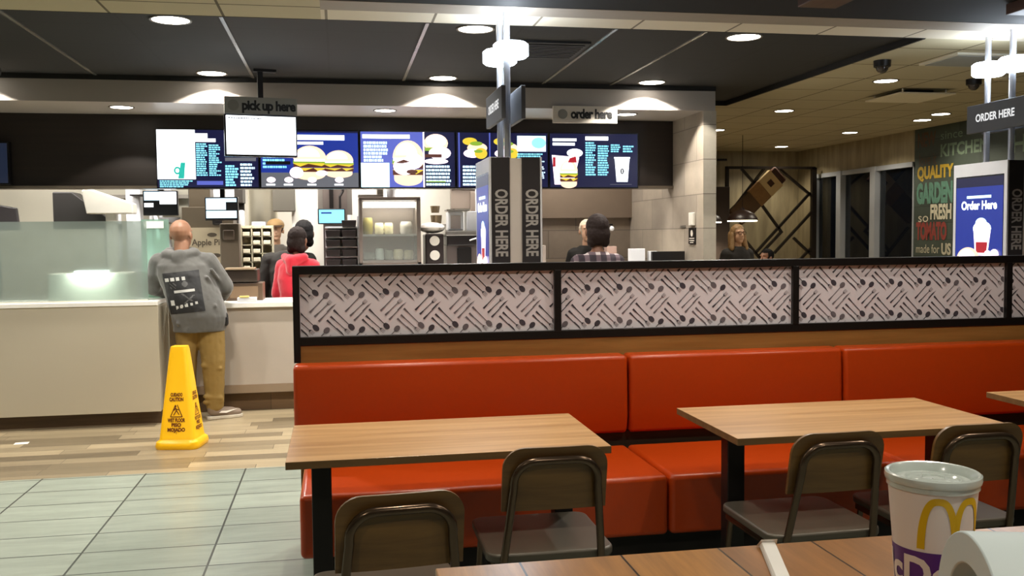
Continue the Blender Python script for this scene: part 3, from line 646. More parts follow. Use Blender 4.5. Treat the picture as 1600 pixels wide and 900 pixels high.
for sidei, nm_ in ((0, 'f'), (1, 's')):
    b = MB(); A = Rz if sidei == 0 else Rz @ Matrix.Rotation(PI/2, 4, 'Z')
    ex = (A @ Vector((1, 0, 0))); nn = A @ Vector((0, -1, 0)); sl = (.255-.118)/2/.63
    uz = (Vector((0, 0, 1))-nn*sl).normalized()
    org_ = lambda z: base_+nn*((.255-(z-.07)*2*sl)/2+.0025)+Vector((0, 0, z))
    b.text('CUIDADO', org_(.385), ex, uz, .034, bold=.05, width=.085); b.text('CAUTION', org_(.352), ex, uz, .036, bold=.05, width=.10)
    o_ = org_(.275)
    for p, q in (((-.042, -.045), (.042, -.045)), ((.042, -.045), (.006, .04)), ((-.006, .04), (-.042, -.045)), ((-.02, -.035), (0, 0)), ((0, 0), (.02, -.03)), ((0, 0), (-.006, .022)), ((-.006, .012), (.016, .004)), ((-.006, .016), (-.02, 0))):
        d = Vector((q[0]-p[0], q[1]-p[1])).normalized()*.0; dd = Vector((q[0]-p[0], q[1]-p[1])).normalized(); nv = (-dd.y*.003, dd.x*.003)
        b.flat([(p[0]+nv[0], p[1]+nv[1]), (p[0]-nv[0], p[1]-nv[1]), (q[0]-nv[0], q[1]-nv[1]), (q[0]+nv[0], q[1]+nv[1])], o_, ex, uz)
    b.flat(oval(-.006, .03, .007, .007, 10), o_, ex, uz)
    b.text('WET FLOOR', org_(.205), ex, uz, .036, bold=.05, width=.125); b.text('PISO', org_(.172), ex, uz, .034, bold=.05); b.text('MOJADO', org_(.138), ex, uz, .036, bold=.05, width=.125); b.text('!', org_(.115), ex, uz, .02, bold=.03)
    b.build('print', PRT, t)

# ================================================================== MENU SCREENS
E_ = lambda n, c, s: emit('screen_'+n, rgb(*c), s)
SCM = [E_('navy', (14, 18, 62), 1.0), E_('white', (245, 250, 255), 3.0), E_('cyan', (130, 215, 240), 1.9), E_('blue', (28, 52, 150), 1.1), E_('teal', (40, 200, 180), 1.0),
       E_('bun', (240, 205, 175), 1.7), E_('brown', (104, 54, 40), .8), E_('yellow', (235, 205, 60), 1.2), E_('red', (190, 34, 48), 1.0), E_('pink', (250, 226, 236), 2.6), E_('grey', (120, 122, 130), .8), E_('green', (150, 190, 60), 1.0), E_('periwinkle', (92, 104, 200), 1.1), E_('dark', (12, 12, 18), .5), E_('palecyan', (200, 235, 255), 2.2)]
NAVY, WH, CY, BL, TE, BUN, BR, YE, RE, PK, GR, GN, PW, DK, PC = range(15)
class Art:
    """flat picture on a screen: coordinates 0..1 in x (right) and y (up)"""
    def __init__(s, o, ux, uz, w, h): s.b = MB(); s.o = Vector(o); s.ux = Vector(ux); s.uz = Vector(uz); s.w = w; s.h = h; s.n = s.ux.cross(s.uz); s.k = 0; s.rect(0, 0, 1, 1, NAVY)
    def _o(s): s.k += 1; return s.o+s.n*(.00035*s.k)
    def poly(s, pts, m): s.b.flat([(x*s.w, y*s.h) for x, y in pts], s._o(), s.ux, s.uz, m)
    def rect(s, x0, y0, x1, y1, m): s.poly([(x0, y0), (x1, y0), (x1, y1), (x0, y1)], m)
    def ell(s, cx, cy_, rx, ry, m, n=18): s.poly([(cx+rx*math.cos(2*PI*i/n), cy_+ry*math.sin(2*PI*i/n)) for i in range(n)], m)
    def dome(s, cx, y, rx, ry, m): s.poly([(cx+rx*math.cos(PI*i/14), y+ry*math.sin(PI*i/14)) for i in range(15)], m)
    def lines(s, x0, x1, y0, y1, n, m, fill=.6, jag=.35, seed=1):
        R = random.Random(seed); o = s._o(); dy = (y1-y0)/n
        for i in range(n):
            a_ = x0; e = x1-(x1-x0)*jag*R.random()
            while a_ < e-.005:
                wd = (.012+.03*R.random()); c_ = min(e, a_+wd)
                s.b.flat([(a_*s.w, (y0+i*dy)*s.h), (c_*s.w, (y0+i*dy)*s.h), (c_*s.w, (y0+(i+fill)*dy)*s.h), (a_*s.w, (y0+(i+fill)*dy)*s.h)], o, s.ux, s.uz, m); a_ = c_+.006
    def burger(s, cx, y, w_, h, R=None):
        s.dome(cx, y+h*.0, w_*.92, -h*.18, BUN); s.rect(cx-w_*.92, y, cx+w_*.92, y+h*.10, BUN)
        s.rect(cx-w_, y+h*.10, cx+w_, y+h*.24, BR); s.poly([(cx-w_*1.05, y+h*.24), (cx+w_*1.05, y+h*.24), (cx+w_*.5, y+h*.12), (cx+w_*.2, y+h*.24), (cx-w_*.3, y+h*.14)], YE)
        s.rect(cx-w_, y+h*.26, cx+w_, y+h*.38, BR); s.poly([(cx-w_*1.05, y+h*.40), (cx+w_*1.05, y+h*.40), (cx+w_*.7, y+h*.30), (cx-w_*.1, y+h*.38), (cx-w_*.6, y+h*.28)], YE)
        s.rect(cx-w_*1.02, y+h*.40, cx+w_*1.02, y+h*.50, GN); s.rect(cx-w_*.96, y+h*.46, cx+w_*.96, y+h*.55, PK)
        s.dome(cx, y+h*.54, w_, h*.46, BUN); s.dome(cx-w_*.1, y+h*.62, w_*.7, h*.32, PK)
    def cup(s, cx, y, w_, h, m=WH):
        s.poly([(cx-w_*.75, y), (cx+w_*.75, y), (cx+w_, y+h), (cx-w_, y+h)], m); s.rect(cx-w_*1.08, y+h, cx+w_*1.08, y+h*1.06, m)
MW, MH, MZ, MY = .876, .50, 1.945, 8.72
def menu(i, label):
    x = -1.545+i*MW
    t = thing('menu_screen', label, 'menu board', (x+MW/2, 8.75, MZ), 'menu screens in a row')
    MB().box(x+.003, x+MW-.003, MY+.002, 8.78, MZ-.012, MZ+MH+.012).build('screen_housing', mat('screen_black', rgb(10, 10, 14), .25), t, bevel=.003)
    A = Art((x+.012, MY, MZ), (1, 0, 0), (0, 0, 1), MW-.024, MH)
    if i == 0:
        A.rect(.0, .14, .375, 1, WH); A.poly([(.20, .15), (.26, .15), (.275, .43), (.23, .43)], TE); A.ell(.195, .29, .035, .07, TE); A.ell(.195, .29, .018, .036, WH)
        A.lines(.02, .37, .0, .13, 4, CY, seed=2); A.rect(.375, .86, .50, .94, WH); A.rect(.375, .79, .58, .85, WH); A.lines(.385, .50, .20, .78, 15, CY, jag=.25, seed=3); A.lines(.51, .64, .20, .76, 15, CY, jag=.5, seed=4); A.rect(.385, .04, .645, .11, PW)
        A.lines(.67, .8, .02, .40, 8, CY, .7, seed=5); A.lines(.82, .97, .02, .44, 7, PC, .6, seed=6); A.rect(.67, .46, .98, .52, GR); A.rect(.67, .56, .97, .93, WH)
    if i == 1:
        A.rect(.0, .0, 1, .26, GR); A.rect(.0, .26, 1, .97, BL); A.rect(.34, .84, .86, .93, WH); A.rect(.34, .76, .64, .81, WH); A.rect(.0, .62, .3, .66, GR)
        A.burger(.50, .22, .17, .52); A.burger(.80, .24, .15, .42); A.ell(.36, .26, .07, .10, PK); A.ell(.62, .25, .06, .05, PK)
        for k, xx in enumerate((.1, .28, .52, .80)): A.ell(xx, .13, .045, .05, PK); A.rect(xx-.05, .03, xx+.04, .06, WH)
        A.lines(.02, .28, .34, .58, 4, CY, seed=8); A.rect(.05, .40, .3, .46, DK)
    if i == 2:
        A.rect(0, 0, .67, 1, PW); A.rect(.02, .88, .52, .95, WH); A.rect(0, .0, .30, .44, PC); A.lines(.03, .30, .46, .84, 6, PC, .75, .5, seed=9)
        A.burger(.50, .15, .165, .70); A.ell(.46, .38, .12, .16, PK); A.ell(.56, .47, .10, .14, PK); A.poly([(.36, .44), (.45, .50), (.42, .52), (.52, .46), (.44, .43)], BR); A.ell(.54, .28, .06, .04, BR)
        A.rect(.665, 0, 1, 1, NAVY); A.rect(.66, .0, .675, 1, PK); A.ell(.80, .80, .13, .17, BUN); A.ell(.80, .84, .11, .12, PK); A.rect(.68, .66, .80, .72, GN); A.ell(.84, .62, .12, .12, PK); A.rect(.68, .54, .86, .60, BR); A.ell(.80, .47, .13, .05, PK)
        A.lines(.69, .97, .03, .42, 6, PC, .6, .15, seed=10); A.rect(.69, .09, .9, .11, GN)
    if i == 3:
        A.rect(.015, .0, .03, 1, PW); A.rect(.35, .0, .365, 1, PW)
        for xo in (.06, .40, ):
            A.ell(xo+.08, .84, .08, .07, YE); A.ell(xo+.16, .72, .11, .10, BUN); A.ell(xo+.11, .62, .10, .08, PK); A.ell(xo+.20, .62, .07, .10, YE); A.ell(xo+.15, .80, .07, .04, GN); A.ell(xo+.17, .66, .05, .03, GN)
            A.lines(xo, xo+.27, .03, .42, 6, PC, .6, .15, seed=11)
        A.rect(.66, .66, .98, .95, PC); A.ell(.9, .82, .08, .10, CY); A.lines(.66, .98, .52, .64, 3, CY, seed=12); A.lines(.82, .97, .16, .50, 10, PC, .6, .3, seed=13)
    if i == 4:
        A.rect(.03, .86, .30, .91, WH); A.rect(.03, .78, .28, .83, WH); A.poly([(.05, .05), (.26, .05), (.33, .56), (.02, .60)], PK); A.ell(.28, .64, .09, .08, WH); A.burger(.21, .06, .10, .44); A.poly([(.20, .46), (.30, .46), (.29, .58), (.22, .54)], RE); A.rect(.03, .38, .06, .56, RE)
        A.rect(.40, .88, .66, .95, WH); A.lines(.40, .52, .22, .86, 14, CY, .62, .4, seed=14); A.lines(.54, .67, .22, .80, 13, CY, .62, .2, seed=15); A.lines(.69, .80, .66, .82, 4, CY, .6, .3, seed=16); A.lines(.83, .96, .66, .80, 3, CY, .6, .3, seed=17)
        A.cup(.82, .10, .085, .44); A.ell(.82, .30, .022, .055, DK); A.rect(.815, .27, .825, .33, WH); A.rect(.68, .045, .93, .055, GR)
    A.b.build('display', SCM, t)
    return t
for i, lb in enumerate(('menu screen with a white drink panel and cyan text, leftmost of the row', 'menu screen showing two cheeseburgers, half behind the pick up here sign', 'menu screen with a giant white burger and a sandwich, in the middle of the row', 'menu screen with yellow wraps, partly behind the pole', 'menu screen with a white cup and text columns, rightmost of the row')): menu(i, lb)
# a screen cut off at the left edge
t = thing('side_screen', 'dark bluish menu screen cut off by the left edge', 'menu board', (-2.95, 8.7, 1.96))
MB().box(-3.5, -2.72, 8.70, 8.77, 1.965, 2.33).build('screen_housing', mat('screen_black', rgb(10, 10, 14), .25), t, bevel=.004)
MB().box(-3.48, -2.735, 8.695, 8.70, 1.98, 2.315).build('display', emit('dim_blue_screen', rgb(40, 52, 78), .5), t)

# ---- hanging signs
SGG = mat('sign_grey', rgb(150, 148, 142), .5); SGW = mat('sign_white', rgb(205, 196, 184), .5); SGT = mat('sign_black_letters', rgb(14, 13, 14), .5)
c_ = Vector((-.565, 7.6, 0)); Rg = Matrix.Rotation(math.radians(11), 4, 'Z'); ux = Rg @ Vector((1, 0, 0)); uy = Rg @ Vector((0, 1, 0))
t = thing('pick_up_sign', 'pick up here sign over a bright white screen, hanging from a black post', 'sign', (-.565, 7.6, 2.1))
def obx(x0, x1, y0, y1, z0, z1): 
    b = MB(); b.box(x0, x1, y0, y1, z0, z1); b.v = [c_+(Rg @ v) for v in b.v]; return b
obx(-.27, .275, -.02, .02, 2.445, 2.575).build('sign_board', SGG, t, bevel=.002)
b = MB(); o = c_+uy*-.0215+Vector((0, 0, 2.508)); b.text('pick up here', o+ux*.06, ux, (0, 0, 1), .10, bold=.045, width=.405, sp=.92); b.build('lettering', SGT, t)
MB().flat(oval(0, 0, .042, .042), o+ux*-.205, ux, (0, 0, 1)).build('round_emblem', mat('emblem_grey', rgb(128, 126, 120), .5), t)
obx(-.275, .27, -.025, .03, 2.12, 2.44).build('screen_housing', mat('screen_black', rgb(10, 10, 14), .25), t, bevel=.005)
A = Art(c_+ux*-.262+uy*-.0258+Vector((0, 0, 2.135)), ux, (0, 0, 1), .522, .295); A.rect(0, 0, 1, 1, WH); A.lines(.03, .55, .92, .97, 1, GR, seed=21); A.b.build('display', SCM[:13]+SCM[13:], t)
obx(-.02, .02, -.02, .02, 2.57, 2.79).build('hanging_post', BLACK, t); obx(-.05, .12, -.03, .03, 2.77, 2.79).build('ceiling_bracket', BLACK, t)
t = thing('order_here_sign', 'white order here sign with black letters on the soffit edge', 'sign', (2.115, 7.985, 2.455))
MB().box(1.83, 2.40, 7.97, 7.995, 2.455, 2.60).build('sign_board', SGW, t, bevel=.002)
b = MB(); b.text('order here', (2.17, 7.968, 2.53), (1, 0, 0), (0, 0, 1), .11, bold=.045, width=.37, sp=.92); b.build('lettering', SGT, t)
MB().flat(oval(1.915, 2.53, .042, .042), (0, 7.968, 0), (1, 0, 0), (0, 0, 1)).build('round_emblem', mat('emblem_grey', rgb(128, 126, 120), .5), t)

# ================================================================== KIOSKS
KWH = mat('kiosk_white', rgb(215, 216, 220), .3); DRUM = emit('pole_lamp_glow', (.80, .90, 1.0), 16); POLEM = mat('pole_satin_metal', rgb(190, 192, 200), .3, .6)
def kiosk(xc, label, signlabel):
    Y0, Y1 = 5.18, 5.70
    t = thing('order_kiosk', label, 'self-order kiosk', (xc, 5.44, 0), 'self-order kiosks')
    for s_, nm_ in ((-1, 'l'), (1, 'r')):
        xa, xb = sorted((xc+s_*.035, xc+s_*.137))
        MB().box(xa, xb, Y0, Y1, .0, 1.93).build('side_cabinet', DKGREY, t, bevel=.003)
        xo = xc+s_*.137; d = s_
        MB().box(min(xo, xo+d*.012), max(xo, xo+d*.012), Y0+.002, Y1-.002, .9, 1.932).build('white_bezel', KWH, t, bevel=.003)
        o = (xo+d*.0125, (Y1-.035) if d < 0 else (Y0+.035), .98); uxx = (0, -1, 0) if d < 0 else (0, 1, 0)
        MB().box(min(xo+d*.006, xo+d*.0122), max(xo+d*.006, xo+d*.0122), Y0+.03, Y1-.03, .97, 1.85).build('screen_housing', mat('screen_black', rgb(10, 10, 14), .25), t)
        A = Art(o, uxx, (0, 0, 1), .45, .86); A.rect(0, 0, 1, .93, BL); A.rect(.3, .1, 1, .8, BL); A.rect(.24, .845, .76, .865, PC)
        A.b.text('Order Here', A._o()+A.ux*(.225)+A.uz*(.86*.79), A.ux, A.uz, .075, m=WH, bold=.03, width=.34)
        A.poly([(.44, .42), (.70, .42), (.76, .60), (.40, .60)], PK); A.poly([(.46, .44), (.68, .44), (.70, .52), (.45, .52)], RE); A.ell(.58, .62, .19, .055, WH); A.ell(.56, .66, .12, .04, PC)
        A.burger(.30, .26, .26, .22); A.rect(.62, .26, .95, .42, WH); A.ell(.72, .42, .08, .04, WH); A.ell(.86, .43, .09, .04, PK); A.rect(.05, .05, .95, .2, NAVY)
        A.b.build('display', SCM, t)
        # vertical lettering on the edge facing the booth
        b = MB(); b.text('ORDER HERE', ((xa+xb)/2, Y0-.0015, 1.5675), (0, 0, -1), (1, 0, 0), .095, bold=.03, width=.372); b.build('edge_lettering', mat('edge_letters', rgb(168, 164, 160), .5), t)
    MB().box(xc-.035, xc+.035, Y0+.01, Y1-.01, 0, 1.925).build('centre_column', mat('column_grey', rgb(206, 198, 190), .4), t)
    MB().box(xc-.2, xc+.2, Y0-.06, Y1+.06, 0, .02).build('floor_plate', STEELD, t, bevel=.004)
    for yy in (5.32, 5.55):
        p = MB().cyl((xc-.02, yy, 1.92), (xc-.02, yy, 2.75), .019, n=20).build('pole', POLEM, t, smooth=True)
    for yy in (5.325, 5.545):
        MB().lathe([(.001, -.042), (.085, -.042), (.10, -.03), (.10, .03), (.085, .042), (.001, .042)], (xc-.02 if yy > 5.4 else xc+.005, yy, 2.54), n=28).build('lamp_drum', DRUM, t, smooth=True)
    lamp('lamp', 'POINT', (xc-.02, 5.2, 2.66), P_POLE, COOL, t, shadow_soft_size=.06); lamp('lamp', 'POINT', (xc-.02, 5.40, 2.40), P_POLE*.5, COOL, t, shadow_soft_size=.06)
    # sign boards on the poles
    for s_ in (-1, 1):
        xo = xc-.02+s_*.055
        MB().box(xo-.012, xo+.012, 5.12, 5.66, 2.135, 2.315).build('sign_board', mat('sign_slate', rgb(92, 96, 104), .45), t, bevel=.003)
        b = MB(); b.text('ORDER HERE', (xo+s_*.0135, 5.39, 2.225), (0, -1 if s_ < 0 else 1, 0), (0, 0, 1), .068, bold=.025, width=.36); b.build('sign_lettering', emit('sign_letters', (1, 1, 1), .9), t)
    return t
kiosk(.976, 'double sided order kiosk seen edge on, in front of the wrap menu', ''); kiosk(4.185, 'double sided order kiosk with lit blue screen at the right edge', '')

# ================================================================== RIGHT SEATING AREA
LT = mat('dark_lattice_steel', rgb(42, 34, 26), .5, .3)
t = thing('lattice_screen', 'dark diagonal lattice screen in front of pale wall by windows', 'room divider', (6.2, 13.0, 0))
b = MB(); X0, X1, Z0, Z1, Y = 5.54, 6.93, .2, 2.45, 13.0
b.box(X0, X0+.04, Y-.03, Y+.03, 0, Z1); b.box(X1-.05, X1+.02, Y-.03, Y+.03, 0, Z1); b.box(X0, X1, Y-.03, Y+.03, Z1-.025, Z1+.012); b.box(X0, X1, Y-.03, Y+.03, .18, .22)
b.build('frame', LT, t)
def lbar(p, q):
    d = Vector((q[0]-p[0], 0, q[1]-p[1])).normalized(); n = Vector((-d.z, 0, d.x))*.017
    b = MB(); v = [Vector((p[0], Y-.02, p[1])), Vector((q[0], Y-.02, q[1]))]; vs = [v[0]+n, v[0]-n, v[1]-n, v[1]+n]; vs += [x+Vector((0, .04, 0)) for x in vs]
    b.add(vs, [(0, 1, 2, 3), (7, 6, 5, 4), (0, 4, 5, 1), (1, 5, 6, 2), (2, 6, 7, 3), (3, 7, 4, 0)]); return b
from_px = [((5.60, 1.78), (6.14, 2.44)), ((6.0, 1.2+.0), (6.86, 2.08)), ((5.78, 2.43), (6.0, 2.2)), ((6.36, 2.44), (6.90, 2.02)), ((5.98, 2.06), (6.40, 1.52)), ((5.70, 1.56), (6.20, .98)), ((6.30, 1.20), (6.92, 1.83)), ((6.05, 1.15), (6.42, 1.52)), ((6.60, 1.42), (6.92, 1.14)), ((6.55, .95), (6.92, 1.3)), ((6.0, 2.24), (6.36, 2.44)), ((5.6, 1.0), (6.05, .6)), ((6.2, .98), (6.9, .4))]
for p, q in from_px: lbar(p, q).build('lattice_bar', LT, t)
# hanging decor: banded wooden box lantern on the lattice
t = thing('carton_wall_decor', 'tilted brown and cream carton shaped decoration on the lattice', 'wall decoration', (6.0, 12.9, 1.75))
Rd = Matrix.Rotation(math.radians(-43), 4, 'Y'); c0_ = Vector((5.98, 12.92, 2.02))
def dbox(x0, x1, z0, z1, y0=-.04, y1=.04):
    b = MB(); b.box(x0, x1, y0, y1, z0, z1); b.v = [c0_+(Rd @ v) for v in b.v]; return b
dbox(-.44, -.05, -.14, .14).build('dark_end', mat('decor_brown', rgb(92, 66, 36), .6, var=.3), t); dbox(-.05, .16, -.15, .15).build('middle_band', mat('decor_tan', rgb(150, 112, 66), .6, var=.3, scale=20), t, bevel=.01)
dbox(.16, .40, -.15, .15).build('pale_end', mat('decor_cream', rgb(216, 190, 140), .6, var=.1), t); dbox(.40, .50, -.13, .13).build('cap', mat('decor_dark', rgb(70, 40, 24), .6), t, bevel=.02); dbox(.24, .32, -.04, .05, -.045, -.04).build('round_mark', mat('decor_dark', rgb(70, 40, 24), .6), t)
for (x, y, z, lb) in ((5.13, 11.5, 1.66, 'dark dome pendant lamp with glowing rim above the woman'), (5.02, 12.4, 1.655, 'dark dome pendant lamp half hidden behind the nearer pendant')):
    t = thing('pendant_lamp', lb, 'pendant lamp', (x, y, z), 'dome pendant lamps')
    MB().lathe([(.195, 0), (.19, .03), (.15, .085), (.08, .12), (.03, .135), (.028, .16), (.001, .16), (.001, .155), (.02, .13), (.075, .112), (.14, .078), (.18, .03), (.19, 0)], (x, y, z)).build('lamp_shade', mat('pendant_dark', rgb(40, 24, 18), .4), t, smooth=True)
    MB().lathe([(.001, .0), (.186, .0), (.188, -.014), (.001, -.018)], (x, y, z), closed=True).build('glowing_disc', emit('pendant_glow', (1, .85, .6), 9), t)
    MB().cyl((x, y, z+.15), (x, y, 2.75), .004, n=8).build('cord', BLACK, t)
    lamp('lamp', 'SPOT', (x, y, z-.03), 110, WARM, t, spot_size=2.5, spot_blend=.5, shadow_soft_size=.12)
t = thing('dark_wall_board', 'tall dark panel standing behind the blonde woman', 'panel', (5.1, 12.9, 0)); MB().box(5.02, 5.52, 12.8, 12.9, 0, 2.16).build('board', mat('board_dark', rgb(58, 46, 38), .6), t, bevel=.01)
solo(MB().box(5.72, 5.86, 13.70, 13.75, 2.60, 2.63), 'slot_vent', BLACK, 'small black slot high on the pale back wall', 'vent')
# wall signs on tiled wall
t = thing('wall_notice', 'small black notice with white emblem and text on tiled wall', 'sign', (3.19, 8.25, 1.42))
MB().box(3.188, 3.2, 8.17, 8.33, 1.40, 1.55).build('notice_plate', BLACK, t)
b = MB(); b.flat(oval(0, 0, .03, .03), (3.187, 8.25, 1.50), (0, -1, 0), (0, 0, 1)); b.box(3.186, 3.188, 8.19, 8.31, 1.45, 1.458); b.box(3.186, 3.188, 8.19, 8.31, 1.43, 1.438); b.box(3.186, 3.188, 8.21, 8.29, 1.413, 1.419); b.build('notice_print', SGW, t)
solo(MB().box(3.17, 3.2, 8.19, 8.29, 1.57, 1.69), 'wall_switch_box', WHITEP, 'white wall box above the black notice on tiled wall', 'wall box', bevel=.006)
solo(MB().box(3.192, 3.2, 8.42, 8.56, 1.555, 1.575), 'wall_clip', STEELD, 'small metal clip rail on tiled wall left of the white box', 'bracket')

# ================================================================== KITCHEN
def area(name, loc, sx, sy_, p, col, label):
    t = thing('kitchen_light', label, 'ceiling light', loc, 'fluorescent kitchen lights')
    MB().box(loc[0]-sx/2, loc[0]+sx/2, loc[1]-sy_/2, loc[1]+sy_/2, loc[2], loc[2]+.04).build('diffuser', emit('troffer_glow', (1, .97, .9), 5), t)
    lamp('lamp', 'AREA', (loc[0], loc[1], loc[2]-.01), p, col, t, shape='RECTANGLE', size=sx, size_y=sy_)
area('k', (-2.4, 12.0, 2.64), 1.2, .5, P_KITCHEN*.8, (1, .94, .86), 'ceiling light at the back of the kitchen over the fry side'); area('k', (.4, 12.0, 2.64), 1.2, .5, P_KITCHEN*.8, (1, .94, .86), 'ceiling light at the back of the kitchen behind the food warmer')
for k, (x, y) in enumerate(((-3.2, 9.7), (-1.75, 9.4), (-.35, 9.35), (1.1, 9.4), (2.45, 9.5))):
    area('k', (x, y, 2.64), 1.2 if k < 4 else .5, .6 if k < 4 else .4, P_KITCHEN*(1 if k < 4 else .2), (1, .94, .86), 'kitchen ceiling light ' + ('over the fry station at far left', 'above the bald man side of the kitchen', 'above the black jacket person', 'above the food warmer and dials', 'above the white haired staff member')[k])
def kb(name, m, label, cat, *boxes, bevel=.004, group=None):
    b = MB()
    for q in boxes: b.box(*q)
    return solo(b, name, m, label, cat, group, bevel=bevel)
# back bench
t = thing('steel_back_bench', 'stainless steel bench along the kitchen behind the counter', 'workbench', (.2, 9.55, 0))
MB().box(.206, 1.6, 9.3, 9.66, .88, .92).build('bench_top', STEEL, t, bevel=.004); MB().box(.22, 1.58, 9.34, 9.64, .1, .88).build('cabinet', STEELD, t)
for x in (.3, .9, 1.5): MB().cyl((x, 9.4, 0), (x, 9.4, .12), .025).build('leg', STEEL, t)
# left kitchen: fry station seen over the glass
t = thing('fry_hood', 'pale stainless hood and wall panel of the fry station at left', 'kitchen hood', (-3.0, 11.0, 0))
MB().box(-5.5, -1.3, 11.2, 11.3, 0, 2.6).build('steel_back_panel', mat('pale_steel_wall', rgb(186, 182, 168), .4, .35, var=.15, scale=2), t)
MB().box(-2.9, -1.2, 11.02, 11.2, 1.94, 1.98).build('shelf', STEELD, t)
b = MB(); b.prism([(0, 0), (.62, 0), (.18, .36), (0, .36)], (-2.72, 9.9, 1.60), (1, 0, 0), (0, 0, 1), (0, .3, 0))
solo(b, 'chute_cover', mat('dark_chute', rgb(34, 32, 31), .5), 'dark wedge shaped machine cover above the frosted glass', 'machine', bevel=.01)
b = MB(); b.prism([(0, 0), (.42, 0), (.42, .10), (.0, .25), (-.04, .22)], (-2.36, 9.68, 1.74), (1, 0, 0), (0, 0, 1), (0, .2, 0)); b.box(-2.2, -2.1, 9.72, 9.82, 0, 1.76)
solo(b, 'steel_chute', mat('bright_steel', rgb(225, 222, 212), .3, .3), 'bright slanted steel chute beside the dark wedge', 'machine', bevel=.01)
t = thing('fry_station_column', 'white column with small shelf standing right of the dark wedge', 'dispenser', (-2.05, 10.3, 0))
MB().box(-2.12, -1.98, 10.25, 10.4, .0, 2.3).build('column', KWH, t, bevel=.01); MB().box(-2.05, -1.72, 10.1, 10.35, 1.93, 1.945).build('shelf', BLACK, t)
MB().box(-2.30, -2.16, 10.1, 10.24, 1.2, 1.76).build('white_canister', KWH, t, bevel=.02); MB().tube([(-1.94, 10.2, 1.86), (-1.86, 10.2, 1.84), (-1.82, 10.2, 1.70), (-1.8, 10.2, 1.5)], .02).build('hose', KWH, t, smooth=True)
t = thing('wall_dispenser', 'pale square dispenser with dark spot and hoses, left of the order monitors', 'dispenser', (-1.72, 11.0, 1.6))
MB().box(-2.05, -1.78, 10.9, 11.02, 1.86, 2.08).build('body', KWH, t, bevel=.01); MB().box(-2.05, -1.72, 10.85, 11.0, 1.845, 1.86).build('drip_tray', STEELD, t); MB().cyl((-1.9, 10.9, 2.02), (-1.9, 10.89, 2.02), .02).build('knob', BLACK, t)
for k, xx in enumerate((-2.0, -1.9)): MB().tube([(xx, 10.95, 1.85), (xx, 10.93, 1.7), (xx+.08*k, 10.93, 1.5), (xx+.1*k, 10.93, 1.3)], .022).build('hose', KWH, t, smooth=True)
kb('wall_shelf', STEELD, 'thin dark shelf with pale dish just left of the hanging monitor', 'shelf', (-1.98, -1.48, 10.6, 10.9, 1.655, 1.672))
solo(MB().lathe([(.001, 0), (.08, 0), (.11, .05), (.10, .05), (.07, .01), (.001, .01)], (-1.78, 10.75, 1.674)), 'dish', KWH, 'pale dish on the thin dark kitchen shelf', 'dish', smooth=True)
# monitors
def monitor(xc, y, z0, w_, h, label, art, rot=0, arm=True, name='order_monitor'):
    t = thing(name, label, 'monitor', (xc, y, z0), 'kitchen order monitors')
    MB().box(xc-w_/2, xc+w_/2, y, y+.05, z0, z0+h).build('housing', mat('monitor_black', rgb(14, 12, 14), .35), t, bevel=.006)
    A = Art((xc-w_/2+.012, y-.001, z0+.012), (1, 0, 0), (0, 0, 1), w_-.024, h-.024); A.rect(0, 0, 1, 1, DK); art(A); A.b.build('display', SCM, t)
    if arm: MB().box(xc-.02, xc+.02, y+.05, y+.09, z0+h/2, 2.7).build('ceiling_arm', BLACK, t)
    t.rotation_euler.z = rot; return t
monitor(-1.565, 9.0, 1.705, .30, .225, 'hanging order monitor with white tiles, left one above the bald man', lambda A: (A.rect(0, .62, .5, 1, PC), A.rect(.48, .45, 1, 1, WH), A.rect(0, .32, .28, .5, WH)))
monitor(-1.02, 8.85, 1.655, .29, .21, 'hanging order monitor with pale tiles, right one above the grey column', lambda A: (A.rect(0, .45, .65, 1, PC), A.rect(0, .05, 1, .4, PC), A.rect(.65, .82, 1, 1, PC)), rot=-.08)
monitor(-.055, 9.62, 1.625, .27, .155, 'small cyan screen on the brown kitchen column', lambda A: (A.rect(0, 0, 1, 1, CY), A.rect(.08, .7, .5, .82, BL)))
t = thing('till_monitor', 'dark grey till screen seen from behind at the left edge', 'monitor', (-2.75, 8.7, 1.0)); b = MB(); b.prism([(0, 0), (.36, 0), (.34, .19), (.02, .25)], (-3.02, 8.7, 1.58), (1, 0, 0), (0, 0, 1), (0, .05, 0)); b.build('housing', DKGREY, t, bevel=.01); MB().box(-2.9, -2.84, 8.72, 8.78, 1.0, 1.6).build('stand', BLACK, t)
b = MB(); b.box(-.64, -.42, 9.9, 10.05, 1.76, 2.05); b.cyl((-.53, 9.97, 2.05), (-.53, 9.97, 2.7), .012); solo(b, 'speaker_box', mat('grey_box', rgb(86, 82, 74), .5), 'dark grey box hanging above the staff cap', 'speaker', bevel=.008)
# machine with pie poster behind the bald man, and grey column
t = thing('poster_board', 'beige poster board with dark lettering behind the bald man', 'poster', (-1.2, 9.6, 1.0))
MB().box(-1.46, -1.06, 9.60, 9.62, 1.0, 1.60).build('board', mat('beige_board', rgb(158, 146, 122), .5), t)
b = MB(); b.text('Apple Pie', (-1.24, 9.598, 1.455), (1, 0, 0), (0, 0, 1), .085, bold=.02, width=.30); b.build('lettering', mat('poster_ink', rgb(70, 60, 46), .6), t)
for cx_, cz_, rx_ in ((-1.2, 1.53, .045), (-1.17, 1.33, .05)): MB().flat(oval(cx_, cz_, rx_, .02), (0, 9.598, 0), (1, 0, 0), (0, 0, 1)).build('poster_mark', mat('poster_ink', rgb(70, 60, 46), .6), t)
kb('kitchen_machine', mat('taupe_metal', rgb(80, 70, 56), .45, .3), 'taupe metal cabinet above the beige poster', 'machine', (-1.48, -1.0, 9.621, 9.95, 0, 1.80), (-1.42, -1.22, 9.7, 9.95, 1.80, 1.98))
